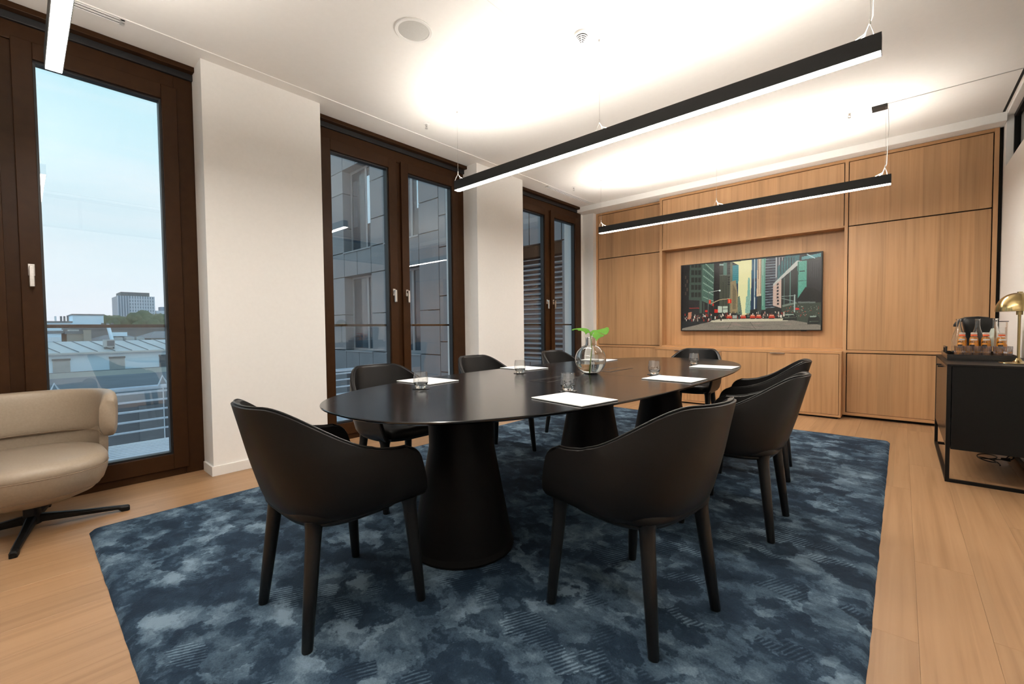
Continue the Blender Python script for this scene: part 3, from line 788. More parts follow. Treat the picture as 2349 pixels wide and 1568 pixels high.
    # lights and signs
    line((530, 700), (705, 665), 8, (176, 184, 172)); line((532, 690), (526, 1030), 10, (96, 108, 100)); line((570, 865), (700, 808), 9, (196, 176, 140)); line((700, 808), (850, 792), 9, (196, 176, 140))
    rect(684, 706, 660, 682, (220, 226, 216))
    for (a, b_, c_, d) in ((814, 868, 800, 862), (536, 568, 812, 870), (590, 610, 868, 902), (480, 516, 962, 992), (618, 668, 952, 1004), (1816, 1868, 934, 962)):
        rect(a, b_, c_, d, (206, 44, 26))
    for (a, b_, c_, d) in ((830, 848, 806, 856), (545, 555, 820, 862)): rect(a, b_, c_, d, (240, 120, 70))
    line((1800, 735), (1800, 1000), 14, (176, 190, 180)); line((1606, 790), (1800, 835), 7, (150, 164, 156)); line((1610, 762), (1820, 745), 7, (150, 164, 156))
    line((250, 934), (395, 934), 9, (170, 50, 40)); poly([(235, 1000), (285, 990), (275, 1090), (230, 1100)], (190, 130, 100))
    img = np.clip(img, 0, 255) / 255.0
    img = img ** 1.18
    lin = np.where(img <= 0.04045, img / 12.92, ((img + 0.055) / 1.055) ** 2.4)
    return lin
NX, NY = 400, 225
pic = paint_picture(NX, NY)
xsg = np.linspace(-TW / 2 + bz, TW / 2 - bz, NX + 1); zsg = np.linspace(TH - bz, bz, NY + 1)
gx, gz = np.meshgrid(xsg, zsg)
verts = np.stack([gx.ravel(), np.full(gx.size, -0.0005), gz.ravel()], 1)
ii, jj = np.mgrid[0:NY, 0:NX]
a0 = (ii * (NX + 1) + jj).ravel()
faces = np.stack([a0, a0 + NX + 1, a0 + NX + 2, a0 + 1], 1)
me = bpy.data.meshes.new('screen')
me.vertices.add(len(verts)); me.vertices.foreach_set('co', verts.ravel().astype(np.float32))
me.loops.add(faces.size); me.loops.foreach_set('vertex_index', faces.ravel().astype(np.int32))
me.polygons.add(len(faces)); me.polygons.foreach_set('loop_start', (np.arange(len(faces)) * 4).astype(np.int32))
me.update(calc_edges=True)
ca = me.color_attributes.new('picture', 'FLOAT_COLOR', 'CORNER')
colr = np.ones((len(faces), 4, 4), np.float32); colr[:, :, :3] = pic.reshape(-1, 1, 3)
ca.data.foreach_set('color', colr.ravel())
me.materials.append(MATS['screen_picture'])
scr = link('screen', me, tv); scr['label'] = 'screen picture of a city avenue with cars and towers'

# ------------------------------------------------------------------ rug
def make_rug():
    x0, x1, y0, y1 = -3.215, -0.062, 0.205, 5.135
    n_u, n_v = 210, 320
    rows = []
    H_ = 0.014
    def hgt_(u_, v_):
        d = min(u_, 1 - u_) * (x1 - x0); d2 = min(v_, 1 - v_) * (y1 - y0); q_ = min(d, d2)
        return H_ * min(1, math.sqrt(max(0, q_) / 0.02))
    for j in range(n_v + 1):
        v_ = j / n_v; r = []
        for i in range(n_u + 1):
            u_ = i / n_u
            x_ = lerp(x0, x1, u_); y_ = lerp(y0, y1, v_)
            # slightly ragged outline with rounded corners
            wob = 0.003 * mnoise.noise(Vector((x_ * 9, y_ * 9, 0)))
            if i in (0, n_u): x_ += wob
            if j in (0, n_v): y_ += wob
            dx = max(0, 0.05 - min(u_, 1 - u_) * (x1 - x0)); dy = max(0, 0.05 - min(v_, 1 - v_) * (y1 - y0))
            if dx > 0 and dy > 0:
                k_ = math.hypot(dx, dy)
                m_ = max(dx, dy)
                if k_ > 0: 
                    s_ = m_ / k_
                    x_ += (1 if u_ < 0.5 else -1) * dx * (1 - s_); y_ += (1 if v_ < 0.5 else -1) * dy * (1 - s_)
            z_ = 0.0015 + hgt_(u_, v_) + 0.0022 * mnoise.noise(Vector((x_ * 6, y_ * 4, 3))) * (1 if 0 < i < n_u and 0 < j < n_v else 0)
            r.append((x_, y_, max(0.001, z_)))
        rows.append(r)
    mb = MB().grid(rows)
    return mb.build('rug', 'blue_rug', smooth=True, fix=True, angle=3.0)
rug = tag(make_rug(), 'large mottled navy blue rug under the conference table', 'rug')
RZ = 0.0145

# ------------------------------------------------------------------ conference table
tcx, tcy, ta, tb_, tn = -1.56, 2.56, 0.742, 1.785, 2.55
tbl = thing('conference_table', (tcx, tcy, 0), 'long black oval conference table on conical pedestals', 'table')
def sup(a, b_, n_, t_):
    c_, s_ = math.cos(t_), math.sin(t_)
    return (a * math.copysign(abs(c_) ** (2 / n_), c_), b_ * math.copysign(abs(s_) ** (2 / n_), s_))
N_ = 160
rows = []
for (ins, z) in ((0.075, ZT - 0.030), (0.010, ZT - 0.012), (0.001, ZT - 0.008), (0.0, ZT - 0.003), (0.002, ZT)):
    rows.append([(*sup(ta - ins, tb_ - ins, tn, 2 * PI * k / N_), z) for k in range(N_)])
mb = MB().grid(rows, closed_u=True)
mb.f.append(tuple(range(N_ - 1, -1, -1))); mb.f.append(tuple(4 * N_ + k for k in range(N_)))
mb.build('table_top', 'table_black', tbl, smooth=True, angle=0.35)
ped = MB().lathe([(0.0, RZ - 0.006), (0.236, RZ - 0.006), (0.246, RZ + 0.004), (0.246, RZ + 0.012), (0.238, 0.05), (0.156, 0.500), (0.155, 0.515), (0.160, 0.70), (0.168, ZT - 0.030), (0.0, ZT - 0.030)], 56).mesh('pedestal', 'table_black_matt', smooth=True, angle=0.145)
for yy_ in (1.40, 2.57, 3.74): link('pedestal', ped, tbl, (-1.58 - tcx, yy_ - tcy, 0))
B(-ta + 0.004, ta - 0.004, -0.0008, 0.0008, ZT - 0.001, ZT + 0.0003).build('top_joint', 'dark_gap', tbl)
for (ya, yb) in ((1.985, 2.325), (2.715, 3.055)):
    x0, x1 = -1.640 - tcx, -1.503 - tcx; y0, y1 = ya - tcy, yb - tcy
    h = empty('cable_hatch', (0, 0, 0), 0, tbl)
    for (p, q_, r_, s_) in ((x0, x1, y0, y0 + 0.005), (x0, x1, y1 - 0.005, y1), (x0, x0 + 0.005, y0, y1), (x1 - 0.005, x1, y0, y1)):
        B(p, q_, r_, s_, ZT - 0.001, ZT + 0.0009).build('hatch_rim', 'dark_gap', h)
    B(x0 + 0.009, x1 - 0.009, y0 + 0.009, y1 - 0.009, ZT - 0.001, ZT + 0.0012).build('hatch_flap', 'table_black', h, bevel=0.0004, bseg=1)
    B(x0 + 0.030, x0 + 0.036, y0 + 0.01, y1 - 0.01, ZT, ZT + 0.0016).build('hatch_slot', 'dark_gap', h)

# ------------------------------------------------------------------ conference chairs
ZB = 0.418
def z_top(s):
    # s: 0 at arm front .. 1 at the middle of the back
    return 0.631 + 0.010 * smoothstep(0.05, 0.25, s) + (0.812 - 0.642) * smoothstep(0.20, 0.80, s)
def plan(s, z, inset=0.0):
    w = interp(z, [0.41, 0.425, 0.45, 0.50, 0.56, 0.65, 0.82], [0.222, 0.252, 0.268, 0.279, 0.285, 0.287, 0.262]) - inset
    bk = interp(z, [0.41, 0.425, 0.45, 0.50, 0.60, 0.70, 0.82], [-0.180, -0.206, -0.228, -0.247, -0.277, -0.303, -0.335]) + inset
    fr = interp(z, [0.41, 0.425, 0.445, 0.50, 0.57, 0.64], [0.205, 0.224, 0.230, 0.216, 0.194, 0.172])
    if z > 0.578:
        q_ = min(1.0, (z - 0.578) / 0.052); fr -= 0.050 * (1 - math.sqrt(max(0.0, 1 - q_ * q_)))
    y0 = -0.01
    sa = 0.30
    if s <= sa:
        t_ = s / sa
        return (w, lerp(fr, y0, t_))
    th = (s - sa) / (1 - sa) * PI / 2
    n_ = 2.35
    return (w * math.cos(th) ** (2 / n_), y0 + (bk - y0) * math.sin(th) ** (2 / n_))
def make_chair():
    root = empty('conference_chair')
    NS = 34; NV = 18; TH_ = 0.026
    svals = [k / NS for k in range(NS + 1)]
    full = [(s, 1) for s in svals] + [(s, -1) for s in reversed(svals[:-1])]
    def vmap(t_): return 0.45 * t_ + 0.55 * (0.5 - 0.5 * math.cos(PI * t_))
    def ring(v_, inset):
        r = []
        for s, sg in full:
            zt_ = z_top(s)
            if s < 0.10: zt_ -= 0.0
            z = lerp(ZB, zt_, v_)
            x_, y_ = plan(s, z, inset)
            if inset > 0 and s < 0.02: y_ -= 0.004
            r.append((sg * x_, y_, z))
        return r
    rows = []
    for j in range(NV + 1): rows.append(ring(vmap(j / NV), 0.0))
    top_out = rows[-1]
    # rim
    mid = []
    for (p, q_) in zip(ring(1.0, 0.0), ring(1.0, TH_)):
        mid.append(((p[0] + q_[0]) / 2, (p[1] + q_[1]) / 2, p[2] + 0.005))
    rows.append(mid)
    for j in range(NV, -1, -1): rows.append(ring(vmap(j / NV), TH_))
    mb = MB().grid(rows, closed_v=True)
    nc = len(full); nr = len(rows)
    mb.f.append(tuple(a * nc for a in range(nr))); mb.f.append(tuple(a * nc + nc - 1 for a in reversed(range(nr))))
    mb.build('shell', 'black_leather', root, smooth=True, angle=1.0)
    # piping along the upper edge and down the arm fronts
    path = []
    for v_ in (0.05, 0.2, 0.35, 0.5, 0.65, 0.78, 0.86, 0.92, 0.96, 0.985):
        z = lerp(ZB, z_top(0), v_); x_, y_ = plan(0, z, 0.004); path.append((x_, y_ + 0.002, z))
    for p in mid: path.append((p[0] * 1.012, p[1] * 1.012, p[2] + 0.001))
    for v_ in (0.985, 0.96, 0.92, 0.86, 0.78, 0.65, 0.5, 0.35, 0.2, 0.05):
        z = lerp(ZB, z_top(0), v_); x_, y_ = plan(0, z, 0.004); path.append((-x_, y_ + 0.002, z))
    MB().tube(path, 0.0030, 6).build('piping', 'black_leather_piping', root, smooth=True)
    # seat cushion
    rows = []; NSg = 48
    for (sc_, z) in ((0.80, 0.415), (0.955, 0.418), (1.0, 0.432), (1.0, 0.455), (0.97, 0.474), (0.88, 0.484), (0.5, 0.487), (0.05, 0.486)):
        rows.append([(sup(0.236 * sc_, 0.228 * sc_, 3.6, 2 * PI * k / NSg)[0], sup(0.236 * sc_, 0.228 * sc_, 3.6, 2 * PI * k / NSg)[1] + 0.012, z) for k in range(NSg)])
    mb = MB().grid(rows, closed_u=True); mb.f.append(tuple(reversed(range(NSg)))); mb.f.append(tuple(7 * NSg + k for k in range(NSg)))
    mb.build('seat', 'black_leather', root, smooth=True, angle=1.2)
    # under frame
    rows = []
    for (sc_, z) in ((0.80, 0.398), (0.96, 0.402), (1.0, 0.412), (0.98, 0.425)):
        rows.append([(sup(0.232 * sc_, 0.205 * sc_, 3.0, 2 * PI * k / NSg)[0], sup(0.232 * sc_, 0.205 * sc_, 3.0, 2 * PI * k / NSg)[1] + 0.005, z) for k in range(NSg)])
    mb = MB().grid(rows, closed_u=True); mb.f.append(tuple(reversed(range(NSg)))); mb.f.append(tuple(3 * NSg + k for k in range(NSg)))
    mb.build('under_frame', 'black_plastic', root, smooth=True, angle=1.2)
    # legs
    for (tx, ty, fx_, fy_) in ((0.224, 0.172, 0.248, 0.206), (-0.224, 0.172, -0.248, 0.206), (0.162, -0.158, 0.193, -0.205), (-0.162, -0.158, -0.193, -0.205)):
        pts = []; rr = []
        for t_, r_ in ((0.0, 0.036), (0.03, 0.031), (0.065, 0.027), (0.14, 0.0255), (0.5, 0.0225), (0.985, 0.0175), (1.0, 0.015)):
            k_ = t_
            px_ = lerp(tx, fx_, t_); py_ = lerp(ty, fy_, t_)
            pts.append((px_, py_, lerp(0.425, RZ - 0.002, t_))); rr.append(r_)
        MB().tube(pts, rr, 14).build('leg', 'black_plastic', root, smooth=True, angle=1.2)
    return root
chair0 = make_chair()
CH = [
    ((-1.618, 0.790), 0.0, 'black leather armchair at the near head of the table, back to viewer'),
    ((-0.733, 1.516), math.radians(79.5), 'nearest black leather armchair on the sideboard side of the table'),
    ((-0.660, 2.557), math.radians(90.7), 'middle black leather armchair on the sideboard side of the table'),
    ((-0.780, 3.530), math.radians(97.5), 'farthest black leather armchair on the sideboard side of the table'),
    ((-2.370, 1.590), math.radians(-90), 'nearest black leather armchair on the window side of the table'),
    ((-2.520, 2.620), math.radians(-92), 'middle black leather armchair on the window side of the table'),
    ((-2.420, 3.640), math.radians(-90), 'farthest black leather armchair on the window side of the table'),
    ((-1.595, 4.500), math.radians(180), 'black leather armchair at the far head of the table before the television'),
]
for k, ((x_, y_), rz, lab) in enumerate(CH):
    if k == 0:
        chair0.location = (x_, y_, 0); chair0.rotation_euler = (0, 0, rz)
        tag(chair0, lab, 'chair', 'black leather armchairs around the conference table')
    else:
        dup(chair0, (x_, y_, 0), rz, lab)

# ------------------------------------------------------------------ table setting
pad_white = B(-0.1485, 0.1485, -0.113, 0.113, 0.0022, 0.0055).mesh('paper_stack', 'paper', bevel=0.0004, bseg=1)
pad_back = B(-0.1490, 0.1490, -0.1135, 0.1135, 0.0, 0.0022).mesh('backing_board', 'black_satin', bevel=0.0003, bseg=1)
PADS = [(-1.057, 1.585, -9, 'white notepad in front of the nearest chair on the sideboard side'),
        (-0.997, 2.553, -3, 'white notepad in front of the middle chair on the sideboard side'),
        (-1.050, 3.471, 1, 'white notepad in front of the farthest chair on the sideboard side'),
        (-2.108, 1.606, 3.5, 'white notepad in front of the nearest chair on the window side'),
        (-2.170, 2.572, -3, 'white notepad in front of the middle chair on the window side'),
        (-2.130, 3.60, 4, 'white notepad partly hidden behind the round glass vase')]
for x_, y_, a, lab in PADS:
    p = thing('notepad', (x_, y_, ZT + 0.0003), lab, 'notepad', 'white notepads on the table', math.radians(a))
    link('paper_stack', pad_white, p); link('backing_board', pad_back, p)

tum = MB().lathe([(0.0375, 0.0295), (0.0385, 0.040), (0.0375, 0.055), (0.0336, 0.0862), (0.0328, 0.0870), (0.0324, 0.0862), (0.0363, 0.055), (0.0373, 0.040), (0.0363, 0.0305)], 44, closed=True).mesh('bowl', 'tumbler_glass', smooth=True, angle=0.42)
tumb = MB().lathe([(0.0, 0.0), (0.023, 0.0), (0.0245, 0.002), (0.0305, 0.0145), (0.0374, 0.0290), (0.0355, 0.0290), (0.0275, 0.0185), (0.018, 0.0150), (0.0, 0.0142)], 44).mesh('thick_base', 'clear_glass', smooth=True, angle=0.42)
coast = MB().lathe([(0.0, 0.0), (0.043, 0.0), (0.0445, 0.001), (0.0445, 0.002), (0.043, 0.003), (0.0, 0.003)], 40).mesh('coaster', 'black_satin', smooth=True, angle=0.8)
GL = [(-1.878, 1.386, 'glass tumbler before the nearest window-side notepad'), (-1.958, 2.278, 'glass tumbler before the middle window-side notepad'),
      (-1.905, 3.19, 'glass tumbler seen through the round glass vase'), (-1.222, 1.782, 'largest looking glass tumbler behind the nearest sideboard-side notepad'),
      (-1.198, 2.735, 'glass tumbler behind the middle sideboard-side notepad'), (-1.262, 3.648, 'glass tumbler behind the farthest sideboard-side notepad')]
for x_, y_, lab in GL:
    c_ = tag(link('coaster', coast, None, (x_, y_, ZT + 0.0003)), 'round black coaster under the ' + lab, 'coaster', 'black coasters on the table')
    t = thing('glass_tumbler', (x_, y_, ZT + 0.0034), lab, 'glass', 'tumblers on the conference table')
    link('bowl', tum, t); link('thick_base', tumb, t)

# vase with a monstera leaf
vx, vy = -1.57, 2.56
vs = thing('glass_vase', (vx, vy, ZT + 0.0004), 'round clear glass vase half filled with water', 'vase')
def ball(R, zc, z0, z1, n_):
    out = []
    for k in range(n_ + 1):
        z = lerp(z0, z1, k / n_); out.append((math.sqrt(max(0, R * R - (z - zc) ** 2)), z))
    return out
R0, zc = 0.1035, 0.094
prof = [(0.0, 0.0), (0.040, 0.0)] + ball(R0, zc, 0.004, 0.182, 26) + [(0.0385, 0.188), (0.0345, 0.194), (0.033, 0.202), (0.033, 0.2405), (0.033, 0.2425), (0.0318, 0.2435), (0.0306, 0.2425), (0.0306, 0.2405), (0.0306, 0.202), (0.032, 0.194), (0.036, 0.187)] + \
       [(r, z) for r, z in reversed(ball(R0 - 0.0035, zc, 0.0065, 0.181, 26))] + [(0.035, 0.006), (0.0, 0.006)]
MB().lathe(prof, 64).build('vase_wall', 'clear_glass', vs, smooth=True, angle=0.5)
wp = [(0.0, 0.0068), (0.034, 0.0068)] + ball(R0 - 0.0039, zc, 0.0072, 0.068, 14) + [(0.0, 0.068)]
MB().lathe(wp, 64).build('water', 'water', vs, smooth=True, angle=0.9)
lf = thing('monstera_leaf', (vx, vy, ZT + 0.012), 'green monstera leaf standing in the glass vase', 'leaf')
MB().tube([(0.0, -0.012, 0.0), (0.004, -0.008, 0.06), (0.010, 0.0, 0.15), (0.006, 0.0, 0.215), (-0.006, 0.002, 0.262)], [0.0040, 0.0038, 0.0035, 0.0032, 0.0028], 10).build('stem', 'stem_green', lf, smooth=True)
def lobe(pts2, zf, name):
    """leaf half: outline in (x,z) seen from the front, given thickness and curved in depth"""
    bm = bmesh.new()
    vs_ = [bm.verts.new((p[0], zf(p[0], p[1]), p[1])) for p in pts2]
    f_ = bm.faces.new(vs_)
    bmesh.ops.triangulate(bm, faces=[f_])
    me_ = bpy.data.meshes.new(name); 
    bmesh.ops.subdivide_edges(bm, edges=bm.edges, cuts=2, use_grid_fill=True)
    for v_ in bm.verts: v_.co.y = zf(v_.co.x, v_.co.z)
    ext = bmesh.ops.extrude_face_region(bm, geom=bm.faces[:], use_keep_orig=True)
    for v_ in [g for g in ext['geom'] if isinstance(g, bmesh.types.BMVert)]: v_.co.y += 0.0014
    bmesh.ops.recalc_face_normals(bm, faces=bm.faces)
    bm.to_mesh(me_); bm.free(); me_.materials.append(MATS['leaf_green']); me_.shade_smooth(); me_.set_sharp_from_angle(angle=0.9)
    return link('leaf_half', me_, lf)
# right half, drooping towards the viewer, with splits
rp_ = [(-0.004, 0.268), (0.010, 0.280), (0.050, 0.281), (0.094, 0.292), (0.104, 0.2915), (0.112, 0.2985), (0.128, 0.298), (0.142, 0.287), (0.150, 0.272), (0.149, 0.258),
       (0.141, 0.250), (0.132, 0.252), (0.098, 0.260), (0.060, 0.268), (0.100, 0.256), (0.134, 0.247), (0.128, 0.240), (0.114, 0.236), (0.098, 0.223), (0.093, 0.209), (0.082, 0.221), (0.064, 0.230), (0.046, 0.236),
       (0.032, 0.246), (0.033, 0.256), (0.036, 0.262), (0.030, 0.266), (0.026, 0.260), (0.029, 0.250), (0.026, 0.240), (0.010, 0.252), (0.0, 0.259)]
lobe(rp_, lambda x_, z_: 1.1 * (z_ - 0.262) - 0.20 * x_ + 1.0 * (x_ - 0.07) ** 2 - 0.006, 'leaf_half')
lp_ = [(-0.006, 0.264), (-0.016, 0.272), (-0.030, 0.284), (-0.052, 0.293), (-0.085, 0.2955), (-0.112, 0.294), (-0.134, 0.2915), (-0.150, 0.288), (-0.150, 0.280), (-0.138, 0.2785), (-0.132, 0.284),
       (-0.108, 0.2835), (-0.100, 0.277), (-0.080, 0.2765), (-0.060, 0.272), (-0.044, 0.262), (-0.034, 0.250), (-0.029, 0.256), (-0.026, 0.262), (-0.014, 0.262)]
lobe(lp_, lambda x_, z_: 0.01 + 0.9 * (z_ - 0.262) + 0.20 * x_ + 0.8 * (x_ + 0.07) ** 2, 'leaf_half')

# ------------------------------------------------------------------ black sideboard on the right
sb = thing('black_sideboard', (0.46, 4.71, 0), 'black metal framed sideboard cabinet standing against the right wall', 'sideboard')
SX, SY = 0.46, 4.71
sx0, sx1, sy0, sy1 = 0.231, 0.692, 4.089, 5.345
zt_sb = 0.787
def sp(nm, x0, x1, y0, y1, z0, z1, mat='black_powder_coat', bev=0.0015, par=sb):
    return B(x0 - SX, x1 - SX, y0 - SY, y1 - SY, z0, z1).build(nm, mat, par, bevel=bev)
tt = 0.021
sp('top', sx0, sx1, sy0, sy1, zt_sb - 0.014, zt_sb, 'black_powder_coat')
sp('end_panel', sx0 + tt + 0.003, sx1 - 0.002, sy0 + 0.003, sy0 + 0.022, 0.222, zt_sb - 0.014)
sp('end_panel', sx0 + tt + 0.003, sx1 - 0.002, sy1 - 0.022, sy1 - 0.003, 0.222, zt_sb - 0.014)
sp('cabinet_floor', sx0 + 0.024, sx1 - 0.002, sy0 + 0.022, sy1 - 0.022, 0.222, 0.240)
sp('back_panel', sx1 - 0.014, sx1 - 0.002, sy0 + 0.022, sy1 - 0.022, 0.240, zt_sb - 0.014)
for (xa, ya) in ((sx0, sy0), (sx0, sy1 - tt), (sx1 - tt, sy0), (sx1 - tt, sy1 - tt)):
    sp('leg', xa, xa + tt, ya, ya + tt, 0.0, zt_sb - 0.014 if xa == sx0 else 0.222)
sp('floor_bar', sx0, sx0 + tt, sy0 + tt, sy1 - tt, 0, tt)
sp('floor_bar', sx1 - tt, sx1, sy0 + tt, sy1 - tt, 0, tt)
sp('floor_bar', sx0 + tt, sx1 - tt, sy0, sy0 + tt, 0, tt)
sp('floor_bar', sx0 + tt, sx1 - tt, sy1 - tt, sy1, 0, tt)
ds = (sy0 + tt + 0.002, (sy0 + sy1) / 2, sy1 - tt - 0.002)
for k in range(2):
    d = sp('door', sx0 + 0.003, sx0 + 0.021, ds[k] + 0.001, ds[k + 1] - 0.001, 0.226, zt_sb - 0.018, 'black_satin')
    hy = ds[1] - 0.10 if k == 0 else ds[1] + 0.10
    MB().tube([(sx0 + 0.005 - SX, hy - SY, 0.735), (sx0 - 0.022 - SX, hy - SY, 0.735)], 0.006, 10).build('knob', 'black_powder_coat', d)

# tray on the sideboard
TX0, TX1, TY0, TY1 = 0.255, 0.604, 4.55, 5.16
tz = zt_sb + 0.0005
tr = thing('serving_tray', ((TX0 + TX1) / 2, (TY0 + TY1) / 2, tz), 'black rectangular serving tray with raised handles on the sideboard', 'tray')
a, b_ = (TX1 - TX0) / 2, (TY1 - TY0) / 2
B(-a, a, -b_, b_, 0, 0.005).build('tray_floor', 'black_satin', tr)
for (p, q_, r_, s_) in ((-a, a, -b_, -b_ + 0.006), (-a, a, b_ - 0.006, b_), (-a, -a + 0.006, -b_ + 0.006, b_ - 0.006), (a - 0.006, a, -b_ + 0.006, b_ - 0.006)):
    B(p, q_, r_, s_, 0.005, 0.042).build('tray_wall', 'black_satin', tr, bevel=0.0015)
for s in (-1, 1):
    xh = s * (a - 0.006)
    h = empty('tray_handle', (0, 0, 0), 0, tr)
    for yh in (-0.09, 0.09):
        B(xh - 0.006, xh + 0.006, yh - 0.007, yh + 0.007, 0.042, 0.086).build('handle_post', 'black_satin', h, bevel=0.002)
    B(xh - 0.007, xh + 0.007, -0.097, 0.097, 0.080, 0.094).build('handle_bar', 'black_satin', h, bevel=0.004)
FZ = tz + 0.0055
# coffee machine behind the tray bottles
cm = thing('coffee_machine', (0.455, 5.08, FZ), 'black capsule coffee machine with clear water tank behind the bottles', 'coffee machine')
B(-0.075, 0.085, -0.045, 0.06, 0, 0.020).build('foot', 'black_plastic', cm, bevel=0.005)
rows = []
for (w_, d_, z) in ((0.058, 0.040, 0.02), (0.060, 0.046, 0.10), (0.074, 0.052, 0.18), (0.086, 0.056, 0.25), (0.090, 0.056, 0.290), (0.082, 0.050, 0.302)):
    rows.append([(sup(w_, d_, 5, 2 * PI * k / 40)[0], sup(w_, d_, 5, 2 * PI * k / 40)[1] + 0.008, z) for k in range(40)])
mb = MB().grid(rows, closed_u=True); mb.f.append(tuple(reversed(range(40)))); mb.f.append(tuple(5 * 40 + k for k in range(40)))
mb.build('body', 'black_plastic', cm, smooth=True, angle=0.8)
MB().tube([(0.06, 0.0, 0.300), (0.0, 0.0, 0.306), (-0.07, 0.0, 0.300), (-0.105, 0.0, 0.284), (-0.125, 0.0, 0.250), (-0.128, 0.0, 0.236)], [0.010, 0.013, 0.014, 0.015, 0.014, 0.012], 12).build('lever', 'black_plastic', cm, smooth=True)
tk = B(0.100, 0.155, -0.04, 0.05, 0.03, 0.270).build('water_tank', 'thin_clear', cm)
B(0.096, 0.159, -0.045, 0.055, 0.272, 0.278).build('tank_lid', 'black_plastic', cm, bevel=0.001)
B(0.104, 0.151, -0.036, 0.046, 0.034, 0.23).build('tank_water', 'thin_clear', cm)

# tall carafes
car = [(0.0, 0.0), (0.036, 0.0), (0.0415, 0.006), (0.042, 0.10), (0.040, 0.135), (0.032, 0.175), (0.020, 0.215), (0.0145, 0.245), (0.0140, 0.288), (0.0165, 0.290), (0.0165, 0.298), (0.0130, 0.298),
       (0.0122, 0.288), (0.0125, 0.245), (0.018, 0.213), (0.030, 0.173), (0.038, 0.133), (0.0398, 0.10), (0.0392, 0.010), (0.034, 0.006), (0.0, 0.006)]
cme = MB().lathe(car, 32).mesh('bottle_glass', 'clear_glass', smooth=True, angle=0.6)
for k, (x_, lab) in enumerate(((0.338, 'tall clear glass water bottle at the left end of the tray'), (0.440, 'tall clear glass water bottle in the middle of the tray'), (0.531, 'tall clear glass water bottle with a pale paper tag'))):
    t = thing('water_bottle', (x_, 4.93, FZ), lab, 'bottle', 'tall glass bottles on the tray')
    link('bottle_glass', cme, t)
    if k == 2:
        mb = MB()
        r1 = []
        for (r_, z) in ((0.0445, 0.085), (0.0435, 0.13), (0.036, 0.178), (0.022, 0.222)):
            r1.append([(r_ * math.cos(an), r_ * math.sin(an), z) for an in np.linspace(-2.75, -1.75, 8)])
        mb.grid(r1); mb.build('paper_tag', 'paper_tag', t, smooth=True, fix=False)
# small juice bottles: three rows of four
jb_p = [(0.0, 0.0), (0.0235, 0.0), (0.0255, 0.004), (0.0255, 0.104), (0.0240, 0.114), (0.0172, 0.126), (0.0155, 0.132), (0.0155, 0.140), (0.0, 0.140)]
jb = MB().lathe(jb_p, 24).mesh('bottle_glass', 'thin_clear', smooth=True, angle=0.6)
jj_ = MB().lathe([(0.0, 0.001), (0.0228, 0.001), (0.0246, 0.005), (0.0246, 0.104), (0.0230, 0.113), (0.0180, 0.122), (0.0, 0.1225)], 24).mesh('juice', 'juice', smooth=True, angle=0.6)
lb_ = MB()
lb_.grid([[(0.0258 * math.cos(an), 0.0258 * math.sin(an), z) for an in np.linspace(-2.6, -1.5, 10)] for z in (0.080, 0.106)])
lbl = lb_.mesh('bottle_label', 'black_satin', smooth=True, fix=False)
cap = {}
for nm, mt in (('tin', 'tin_cap'), ('orange', 'orange_cap')):
    cap[nm] = MB().lathe([(0.0, 0.138), (0.0172, 0.138), (0.0178, 0.140), (0.0172, 0.147), (0.015, 0.1485), (0.0, 0.1485)], 24).mesh('cap', mt, smooth=True, angle=0.8)
for r_, (yy_, zz, capn, rowlab) in enumerate(((4.665, 0.0, 'tin', 'silver capped'), (4.74, 0.028, 'orange', 'orange capped'), (4.815, 0.046, 'tin', 'rear silver capped'))):
    for k, xx_ in enumerate((0.338, 0.400, 0.462, 0.540)):
        where = ('leftmost', 'second from left', 'third from left', 'rightmost')[k]
        t = thing('juice_bottle', (xx_ + 0.006 * r_, yy_, FZ), 'small %s orange juice bottle, %s on the tray' % (rowlab, where), 'bottle', 'small juice bottles on the tray')
        sc_ = 1.0 + (0.0, 0.21, 0.30)[r_]
        for nm_, me_ in (('bottle_glass', jb), ('juice', jj_), ('bottle_label', lbl), ('cap', cap[capn])):
            o = link(nm_, me_, t); o.scale = (1, 1, sc_)
# stacked cut glass tumblers in front
cut = []
for (r_, z) in ((0.0205, 0.0), (0.0220, 0.003), (0.0240, 0.045), (0.0243, 0.0495), (0.0222, 0.0495), (0.0185, 0.012)):
    cut.append([((r_ - (0.0012 if (k % 2 and z < 0.044) else 0)) * math.cos(2 * PI * k / 28), (r_ - (0.0012 if (k % 2 and z < 0.044) else 0)) * math.sin(2 * PI * k / 28), z) for k in range(28)])
mbc = MB().grid(cut, closed_u=True); mbc.f.append(tuple(reversed(range(28)))); mbc.f.append(tuple(5 * 28 + k for k in range(28)))
cutm = mbc.mesh('cut_glass', 'cut_crystal')
nms = ('first', 'second', 'third', 'fourth', 'fifth', 'sixth')
for k, xx_ in enumerate((0.317, 0.364, 0.411, 0.458, 0.512, 0.560)):
    for lev in range(2):
        t = thing('cut_glass_tumbler', (xx_, 4.60, FZ + lev * 0.0500), 'small cut glass tumbler, %s from left in the %s tier on the tray' % (nms[k], ('lower', 'upper')[lev]), 'glass', 'stacked cut glass tumblers on the tray')
        link('cut_glass', cutm, t)

